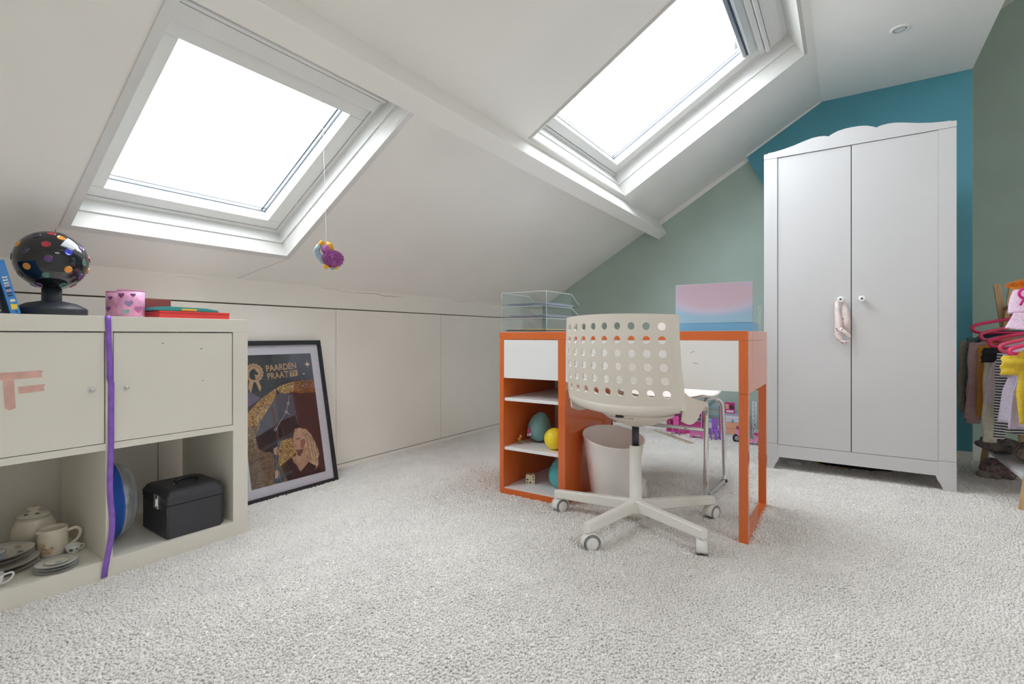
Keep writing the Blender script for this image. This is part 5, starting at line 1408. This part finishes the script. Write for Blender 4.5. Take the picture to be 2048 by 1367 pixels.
# clear ruler
ru = thing('ruler', 'long clear plastic ruler lying on the carpet behind the desk', 'ruler', (-1.04, 3.645, 0.013), R(-44))
MB().box((-0.255, -0.020, 0.0), (0.255, 0.020, 0.0025), 0.0006).build('blade', clear_mat('ruler_plastic', (250, 248, 236), 0.05, 0.1, cloud=0.16, cloudcol=(232, 228, 206)), ru)
MB().box((-0.255, -0.020, 0.00255), (0.255, -0.016, 0.0028)).build('scale_edge', mat('ruler_edge', (222, 216, 190), 0.5), ru)

# ------------------------------------------------------------------ clothes rack
RX = 0.705
rk = thing('clothes_rack', 'low wooden clothes rack with white bottom shelf beside the wardrobe', 'clothes rack', (RX, 3.28, 0))
def slat(p0, p1, w, t, name='leg'):
    p0, p1 = Vector(p0), Vector(p1); d = (p1-p0); l = d.length/2; d.normalize()
    y = Vector((0, 1, 0)); x = y.cross(d).normalized()
    return MB().obox((p0+p1)/2, x*w/2, y*t/2, d*l, 0.002).build(name, M_WOOD, rk)
for yy, k in ((-0.345, 0), (0.405, 1)):
    slat((-0.092, yy-0.011, 0.0), (0.030, yy-0.011, 1.010), 0.028, 0.020)
    slat((0.092, yy+0.011, 0.0), (-0.030, yy+0.011, 1.010), 0.028, 0.020)
MB().tube([(0, -0.40, 0.880), (0, 0.46, 0.880)], 0.011, 14).build('rail', M_WOOD, rk)
MB().box((-0.078, -0.335, 0.118), (0.090, 0.355, 0.134), 0.001).build('shelf_board', mat('white_shelf_board', (220, 220, 222), 0.5), rk)

M_HANG = mat('hot_pink_hanger', (240, 62, 116), 0.35)
M_HANG2 = mat('coral_pink_hanger', (236, 92, 124), 0.35)
def garment(name, label, y, hw, zt, zb, cols, sleeve=0.0, sleeve_w=0.05, flare=0.02, seed=0, drop=0.05, stripes=None, thick=0.014, cat='garment', hanger=True, htop=0.0, hlab='', dx=0.0, lean=0.0, hhw=None):
    g = thing(name, label, cat, (RX+dx, y, 0), R(lean))
    rnd = random.Random(seed)
    p1, p2 = rnd.uniform(0, 6), rnd.uniform(0, 6)
    def body(u, v):
        a = 2*PI*u
        # v: 0 neck .. 1 hem
        if v < 0.14:
            t = v/0.14
            w = 0.035 + (hw-0.035)*t; z = zt - drop*t*t
        else:
            t = (v-0.14)/0.86
            w = hw - 0.012*math.sin(PI*min(1, t*2)) + flare*t; z = zt - drop - (zt-drop-zb)*t
        th = thick*(0.5+0.8*v)*(1+0.25*math.sin(3*a+p1))
        x = w*math.cos(a)
        fold = 0.010*v*math.sin(x*70+p2)*(0.4+v)
        return (x, th*math.sin(a)+fold, z - 0.006*v*math.sin(x*24+p1))
    MB().grid(body, 40, 22).build('body', cols[0], g, solid=0.0012)
    if stripes is not None: pass
    if sleeve > 0:
        for s in (-1, 1):
            def slv(u, v, s=s):
                a = 2*PI*u
                c = Vector((s*(hw-0.015+0.030*v-0.010*v*v), 0.006*math.sin(v*5+p1), zt-drop*0.75-sleeve*v))
                r1 = sleeve_w*(0.55-0.18*v)
                return (c.x + r1*math.cos(a)*(1+0.08*math.sin(v*16+p2)), c.y + 0.40*r1*math.sin(a)+0.004*math.sin(v*13), c.z + s*0.0)
            MB().grid(slv, 20, 16).build('sleeve', cols[min(1, len(cols)-1)], g, solid=0.0012)
    if hanger:
        h_ = thing('clothes_hanger', hlab, 'hanger', (RX+dx, y-0.004, 0), R(lean), 'pink hangers on the rack')
        w = hhw or hw+0.006
        zz = zt + 0.008 + htop
        out = [(-w*0.15, 0, zz+0.004), (-w+0.03, 0, zz-0.018), (-w, 0, zz-0.032), (-w+0.006, 0, zz-0.056), (-w+0.04, 0, zz-0.066), (w-0.04, 0, zz-0.066), (w-0.006, 0, zz-0.056), (w, 0, zz-0.032), (w-0.03, 0, zz-0.018), (w*0.15, 0, zz+0.004)]
        MB().tube(fillet(out, 0.022, 4, closed=True), 0.0095, 10, closed=True, flat=0.7).build('frame', M_HANG if seed % 2 else M_HANG2, h_)
        hk = [(0, 0, zz), (0, 0, 0.862), (0.011, 0, 0.872), (0.0145, 0, 0.882), (0.010, 0, 0.893), (0.0, 0, 0.8965), (-0.012, 0, 0.890)]
        MB().tube(fillet(hk, 0.012, 3), 0.0032, 8).build('hook', M_HANG if seed % 2 else M_HANG2, h_)
    return g
def knit(name, col, sc=90):
    return mat(name, col, 0.9, vary=0.07, vscale=sc, bump=0.3, bscale=220)
def stripe_mat(name, c1, c2, freq):
    m = mat(name, c1, 0.85, vary=0.03)
    nt = m.node_tree; b = nt.nodes['Principled BSDF']
    tcn = [x for x in nt.nodes if x.type == 'TEX_COORD'][0]
    wv = nt.nodes.new('ShaderNodeTexWave'); wv.bands_direction = 'Z'; wv.inputs['Scale'].default_value = freq; wv.inputs['Distortion'].default_value = 0.6
    nt.links.new(tcn.outputs['Object'], wv.inputs['Vector'])
    cr = nt.nodes.new('ShaderNodeValToRGB'); cr.color_ramp.interpolation = 'CONSTANT'
    cr.color_ramp.elements[0].color = rgb(*c1); cr.color_ramp.elements[1].color = rgb(*c2); cr.color_ramp.elements[1].position = 0.5
    nt.links.new(wv.outputs['Fac'], cr.inputs['Fac']); nt.links.new(cr.outputs['Color'], b.inputs['Base Color'])
    return m
garment('knit_cardigan', 'taupe cardigan at the far end of the rack', 3.632, 0.170, 0.745, 0.32, [knit('taupe_knit', (168, 158, 146))], 0.36, 0.06, seed=1, hanger=False, cat='cardigan')
garment('navy_sweater', 'navy sweater with pale flecks next to the taupe cardigan', 3.560, 0.155, 0.760, 0.34, [knit('navy_knit', (52, 62, 78)), mat('navy_fleck_knit', (86, 106, 108), 0.9, vary=0.7, vscale=160)], 0.40, 0.055, seed=3, hlab='furthest pink hanger on the rack', htop=0.045, hhw=0.152, cat='sweater')
garment('pink_dress', 'dusty pink long-sleeved dress on the rack', 3.500, 0.150, 0.735, 0.30, [knit('dusty_pink_cloth', (200, 166, 166))], 0.42, 0.070, flare=0.045, seed=5, hanger=False, cat='dress')
garment('mustard_sweater', 'mustard ribbed sweater between the pink dress and the rose shirt', 3.445, 0.130, 0.720, 0.36, [knit('mustard_knit', (206, 146, 60)), knit('mustard_knit', (206, 146, 60))], 0.36, 0.048, seed=4, hlab='second furthest pink hanger on the rack', htop=0.045, hhw=0.138, cat='sweater')
garment('rose_shirt', 'deep rose shirt next to the mustard sweater', 3.395, 0.118, 0.715, 0.33, [knit('rose_cloth', (196, 84, 112))], 0.0, seed=7, hanger=False, cat='shirt')
garment('cream_blouse', 'cream blouse with a long hanging sleeve on the rack', 3.335, 0.115, 0.710, 0.38, [knit('cream_cloth', (222, 214, 198))], 0.46, 0.075, seed=9, hanger=False, cat='blouse')
garment('lilac_blouse', 'pale lilac blouse with a black sleeve band on the rack', 3.285, 0.130, 0.712, 0.40, [knit('pale_lilac_cloth', (214, 200, 208)), mat('black_band_cloth', (36, 36, 42), 0.8)], 0.07, 0.07, seed=11, hlab='middle pink hanger on the rack', htop=0.020, hhw=0.132, cat='blouse')
garment('striped_shirt', 'black and white striped shirt on the rack', 3.215, 0.105, 0.690, 0.285, [stripe_mat('black_white_stripe', (44, 44, 50), (214, 212, 212), 24)], 0.40, 0.050, seed=13, hanger=False, cat='shirt')
garment('lavender_shirt', 'pale lavender shirt behind the yellow shirt', 3.135, 0.098, 0.690, 0.335, [knit('pale_lavender_cloth', (216, 208, 226))], 0.10, 0.05, seed=14, flare=0.03, hlab='second nearest pink hanger on the rack', htop=0.022, hhw=0.124, cat='shirt')
garment('lilac_tunic', 'lilac tunic just behind the yellow shirt', 3.075, 0.080, 0.690, 0.320, [knit('lilac_cloth', (206, 196, 220))], 0.0, 0.05, seed=15, flare=0.03, hanger=False, cat='tunic')
ys_ = garment('yellow_shirt', 'mustard yellow shirt nearest on the rack', 3.015, 0.105, 0.685, 0.360, [knit('sun_yellow_cloth', (226, 196, 62)), knit('sun_yellow_cloth', (226, 196, 62))], 0.085, 0.085, seed=17, flare=-0.02, hlab='nearest pink hanger on the rack', htop=0.012, hhw=0.116, cat='shirt')
MB().box((-0.055, -0.033, 0.520), (0.010, -0.026, 0.552), 0.003).build('pocket_print', mat('orange_print', (246, 160, 40), 0.6), ys_)
MB().box((-0.045, -0.035, 0.572), (-0.012, -0.027, 0.584), 0.003).build('pocket_print', mat('cream_print', (226, 206, 176), 0.6), ys_)
MB().tube([(-0.055, -0.0345, 0.530), (-0.035, -0.0345, 0.522), (0.008, -0.0345, 0.524)], 0.0012, 6).build('print_line', mat('ink_brown', (60, 44, 36), 0.6), ys_)

# cap hung on the near rack end
cp = thing('kids_cap', 'pink speckled cap with orange fur and magenta rosette on the rack end', 'cap', (0.645, 2.895, 0.755))
M_CAP = mat('pink_speckled_cloth', (232, 204, 226), 0.8, vary=0.14, vscale=130)
def crown(u, v):
    a = 2*PI*u
    r = 0.082*(1-0.30*v**2.5)
    return (r*math.cos(a)*1.0, 0.040*math.sin(a)*(1-0.2*v), 0.070 + 0.115*v + 0.0)
MB().grid(crown, 36, 12).build('crown', M_CAP, cp, solid=0.002)
def brim(u, v):
    x = (u-0.5)*2
    return (x*(0.072+0.028*v), -0.038 - 0.022*v*(1-x*x) - 0.004, 0.072 - 0.072*v + 0.010*x*x*v)
MB().grid(brim, 18, 8).build('brim', M_CAP, cp, solid=0.002)
mbf = MB(); rnd = random.Random(3)
for k in range(2600):
    a = rnd.uniform(0, 2*PI); rr = 0.070*math.sqrt(rnd.random())
    b0 = Vector((rr*1.15*math.cos(a), 0.040*rr/0.07*math.sin(a), 0.182 + 0.016*(1-(rr/0.07)**2)))
    dirv = Vector((b0.x*6, b0.y*8-0.2, 0.35+rnd.uniform(-0.5, 0.4))).normalized()
    t_ = b0 + dirv*rnd.uniform(0.010, 0.024)
    q = dirv.orthogonal().normalized()*0.0010; q2 = dirv.cross(q)
    mbf.add([b0+q, b0-q*0.5+q2*0.9, b0-q*0.5-q2*0.9, t_], [(0, 1, 3), (1, 2, 3), (2, 0, 3)])
fur = mbf.build('fur', mat('orange_fur', (236, 152, 40), 0.8, vary=0.15, vscale=40), cp)
fur['kind'] = 'stuff'
MB().sphere((0, 0, 0.180), 0.078, 24, 12, sy=0.5, sz=0.22).build('fur_pad', mat('orange_fur', (236, 152, 40), 0.8), cp)
M_EMB = mat('magenta_embroidery', (214, 34, 132), 0.6)
MB().tube([(-0.036+0.021*math.cos(2*PI*k/28), -0.0435, 0.150+0.021*math.sin(2*PI*k/28)) for k in range(28)], 0.0050, 8, closed=True).build('rosette_ring', M_EMB, cp)
MB().tube([(-0.042, -0.0440, 0.132), (-0.048, -0.0445, 0.116), (-0.054, -0.0440, 0.102)], 0.0050, 8, flat=0.7).build('rosette_tail', M_EMB, cp)
MB().tube([(-0.030, -0.0440, 0.134), (-0.020, -0.0445, 0.118), (-0.008, -0.0440, 0.106)], 0.0050, 8, flat=0.7).build('rosette_tail', M_EMB, cp)
MB().tube([(-0.050+0.008*k, -0.060, 0.040+0.006*math.sin(k*2.1)) for k in range(12)], 0.0011, 6).build('script_print', mat('lilac_script', (170, 110, 160), 0.6), cp)

# dark patterned scarves and bag under the rack
def speck(name, c1, vary=0.5, sc=70):
    return mat(name, c1, 0.85, vary=vary, vscale=sc, bump=0.4, bscale=40)
b1 = thing('patterned_bag', 'dark pink-flecked cloth bag on the floor under the rack', 'bag', (0.655, 3.545, 0.0))
blob((0, 0, 0.046), 0.1, 0.75, 0.75, 0.55, 0.22, 5).build('cloth', speck('plum_fleck_cloth', (142, 120, 122), 0.6, 90), b1)
blob((-0.045, -0.045, 0.020), 0.1, 0.5, 0.38, 0.24, 0.2, 8).build('fold', speck('grey_brown_cloth', (152, 138, 130), 0.3, 40), b1)
b2 = thing('folded_scarf', 'crumpled dark grey scarf on the rack shelf, further back', 'scarf', (0.680, 3.52, 0.1355))
blob((-0.03, 0, 0.040), 0.1, 0.85, 0.75, 0.40, 0.22, 11, flat=True).build('cloth', speck('charcoal_fleck_cloth', (136, 128, 126), 0.4, 60), b2)
b3 = thing('folded_scarf', 'crumpled dark brown scarf on the rack shelf, nearer', 'scarf', (0.730, 3.33, 0.1355))
blob((0, 0, 0.048), 0.1, 0.62, 0.8, 0.46, 0.22, 13, flat=True).build('cloth', speck('brown_fleck_cloth', (138, 124, 116), 0.5, 60), b3)

# ------------------------------------------------------------------ hanging pompom
pp = thing('pompom_charm', 'purple, yellow and grey yarn pompom hanging from the smaller rooflight', 'pompom', (-1.50, 1.105, 0.955))
MB().tube([(-0.021, -0.011, 0.6115), (-0.006, -0.004, 0.12), (-0.006, -0.004, 0.098)], 0.0009, 6).build('string', mat('white_thread', (232, 230, 226), 0.7), pp)
def yarn_ball(c, r, n, ln, w, m, name, seed, squash=(1, 1, 1)):
    rnd = random.Random(seed); q = MB()
    q.sphere(c, r*0.86, 16, 10, squash[0], squash[1], squash[2])
    for k in range(n):
        d = Vector((rnd.gauss(0, 1), rnd.gauss(0, 1), rnd.gauss(0, 1))).normalized()
        b0 = Vector(c) + Vector((d.x*squash[0], d.y*squash[1], d.z*squash[2]))*r*0.8
        t_ = b0 + (d + Vector((rnd.uniform(-.4, .4), rnd.uniform(-.4, .4), rnd.uniform(-.4, .4)))).normalized()*ln
        u = d.orthogonal().normalized()*w; v2 = d.cross(u)
        q.add([b0+u, b0-u*0.5+v2*0.87, b0-u*0.5-v2*0.87, t_+u*0.8, t_-u*0.4+v2*0.7, t_-u*0.4-v2*0.7], [(0, 1, 4, 3), (1, 2, 5, 4), (2, 0, 3, 5), (3, 4, 5)])
    return q.build(name, m, pp)
M_PY = mat('purple_yarn', (182, 108, 174), 0.9, vary=0.25, vscale=160)
yarn_ball((0.008, 0.012, 0.046), 0.034, 700, 0.009, 0.0016, M_PY, 'pompom', 2, (1.05, 1.05, 0.82))
MB().sphere((-0.004, -0.006, 0.078), 0.017, 18, 12).build('yarn_knot', M_PY, pp)
M_YY = mat('yellow_yarn', (238, 176, 58), 0.85, vary=0.12, vscale=120)
for (a_, b_, r_) in (((-0.006, -0.004, 0.102), (0.004, 0.012, 0.068), 0.010), ((-0.010, -0.010, 0.100), (-0.020, -0.026, 0.088), 0.008), ((-0.004, -0.002, 0.100), (0.008, 0.004, 0.070), 0.010)):
    m1 = [a_, ((a_[0]+b_[0])/2+0.004, (a_[1]+b_[1])/2, (a_[2]+b_[2])/2+0.008), b_]
    MB().tube(m1, [r_*0.55, r_, r_*0.7], 12).build('yarn_loop', M_YY, pp)
M_GY = mat('grey_blue_yarn', (158, 182, 190), 0.85, vary=0.12, vscale=120)
MB().tube([(-0.018, -0.024, 0.092), (-0.024, -0.032, 0.070), (-0.016, -0.022, 0.048), (-0.010, -0.012, 0.030)], [0.009, 0.011, 0.010, 0.006], 12).build('yarn_loop', M_GY, pp)
MB().sphere((0.0, -0.010, 0.018), 0.009, 12, 8).build('yarn_knot', M_YY, pp)
MB().sphere((0.006, 0.012, 0.016), 0.008, 12, 8).build('yarn_knot', M_GY, pp)
MB().sphere((0.014, 0.020, 0.018), 0.008, 12, 8).build('yarn_knot', M_YY, pp)

# ------------------------------------------------------------------ carpet pile (uncountable: one object)
def carpet():
    rng = np.random.default_rng(4)
    step = 0.0058
    gx = np.arange(-2.30, RWALL, step); gy = np.arange(0.10, 3.90, step)
    X, Y = np.meshgrid(gx, gy); X = X.ravel(); Y = Y.ravel()
    # keep what can be seen from around the camera, plus a margin for a step to the side
    s, c = math.sin(R(33.584)), math.cos(R(33.584))
    dep = -s*X + c*Y; lat = c*X + s*Y
    keep = (dep > 0.62) & (lat > -dep*1.05 - 0.35) & (lat < dep*1.05 + 1.3)
    out = np.clip((lat - dep*1.05 - 0.2)/0.5, 0, 1)*0.45
    # thin out with distance
    far = np.clip((dep-1.6)/2.2 + out, 0, 1)
    keep &= rng.random(X.size) < (1 - 0.55*far)
    keep &= ~((X < SX+0.002) & (X > SB-0.02) & (Y < SY1+0.002))
    keep &= ~((X > DX0) & (X < -0.9955) & (Y > DY0) & (Y < DY1))
    X, Y, far = X[keep], Y[keep], far[keep]
    n = X.size
    X = X + rng.normal(0, 0.0022, n); Y = Y + rng.normal(0, 0.0022, n)
    r = rng.uniform(0.0038, 0.0056, n)*(1+0.40*far)
    # soft drifts in the lie of the pile
    ph = 1.7*np.sin(X*3.1+1.3*np.sin(Y*2.3)) + 1.2*np.sin(Y*4.2+X*2.0)
    hgt = rng.uniform(0.0084, 0.0112, n) + 0.0010*np.sin(X*41+Y*13)*np.sin(Y*37-X*9)
    lx = 0.0012*np.cos(ph)+rng.normal(0, 0.0026, n); ly = 0.0012*np.sin(ph)+rng.normal(0, 0.0026, n)
    a0 = rng.uniform(0, 2*PI, n)
    V = np.zeros((n, 6, 3), np.float32)
    for k in range(3):
        a = a0 + 2*PI*k/3
        V[:, k, 0] = X + r*np.cos(a); V[:, k, 1] = Y + r*np.sin(a); V[:, k, 2] = 0.0005
        V[:, 3+k, 0] = X + lx + 0.95*r*np.cos(a+0.5); V[:, 3+k, 1] = Y + ly + 0.95*r*np.sin(a+0.5); V[:, 3+k, 2] = hgt + 0.0008*np.cos(a)
    base = (np.arange(n)*6)[:, None]
    tri = np.array([[0, 1, 4], [0, 4, 3], [1, 2, 5], [1, 5, 4], [2, 0, 3], [2, 3, 5], [3, 4, 5]])
    F = (base[:, :, None] + tri[None, :, :].reshape(1, 7, 3)).reshape(-1, 3)
    # woven ground between the tufts, just under their tips
    V = np.concatenate([V.reshape(-1, 3), np.array([[x, y, 0.0064] for a, b, c, d in ((KX, RWALL, BACKY, TEALY-0.012), (FX1+0.003, RWALL, TEALY-0.012, ALCY), (KX, -0.302, TEALY-0.012, GREENY-0.012)) for x, y in ((a, c), (b, c), (b, d), (a, d))], np.float32)])
    F = np.concatenate([F, np.array([[n*6+q+k for k in t] for q in (0, 4, 8) for t in ((0, 1, 2), (0, 2, 3))])])
    me = bpy.data.meshes.new('carpet_pile')
    me.vertices.add(len(V)); me.vertices.foreach_set('co', V.ravel())
    me.loops.add(F.size); me.loops.foreach_set('vertex_index', F.ravel().astype(np.int32))
    me.polygons.add(len(F)); me.polygons.foreach_set('loop_start', (np.arange(len(F))*3).astype(np.int32))
    me.polygons.foreach_set('use_smooth', np.ones(len(F), bool))
    me.update(calc_edges=True)
    m = mat('cream_carpet_yarn', (247, 243, 238), 0.95, vary=0.03, vscale=5, spec=0.1)
    me.materials.append(m)
    o = bpy.data.objects.new('carpet_pile', me)
    link(o)
    tag(o, 'cream white shaggy carpet pile covering the floor', 'carpet', kind='stuff')
    print('tufts', n)
carpet()
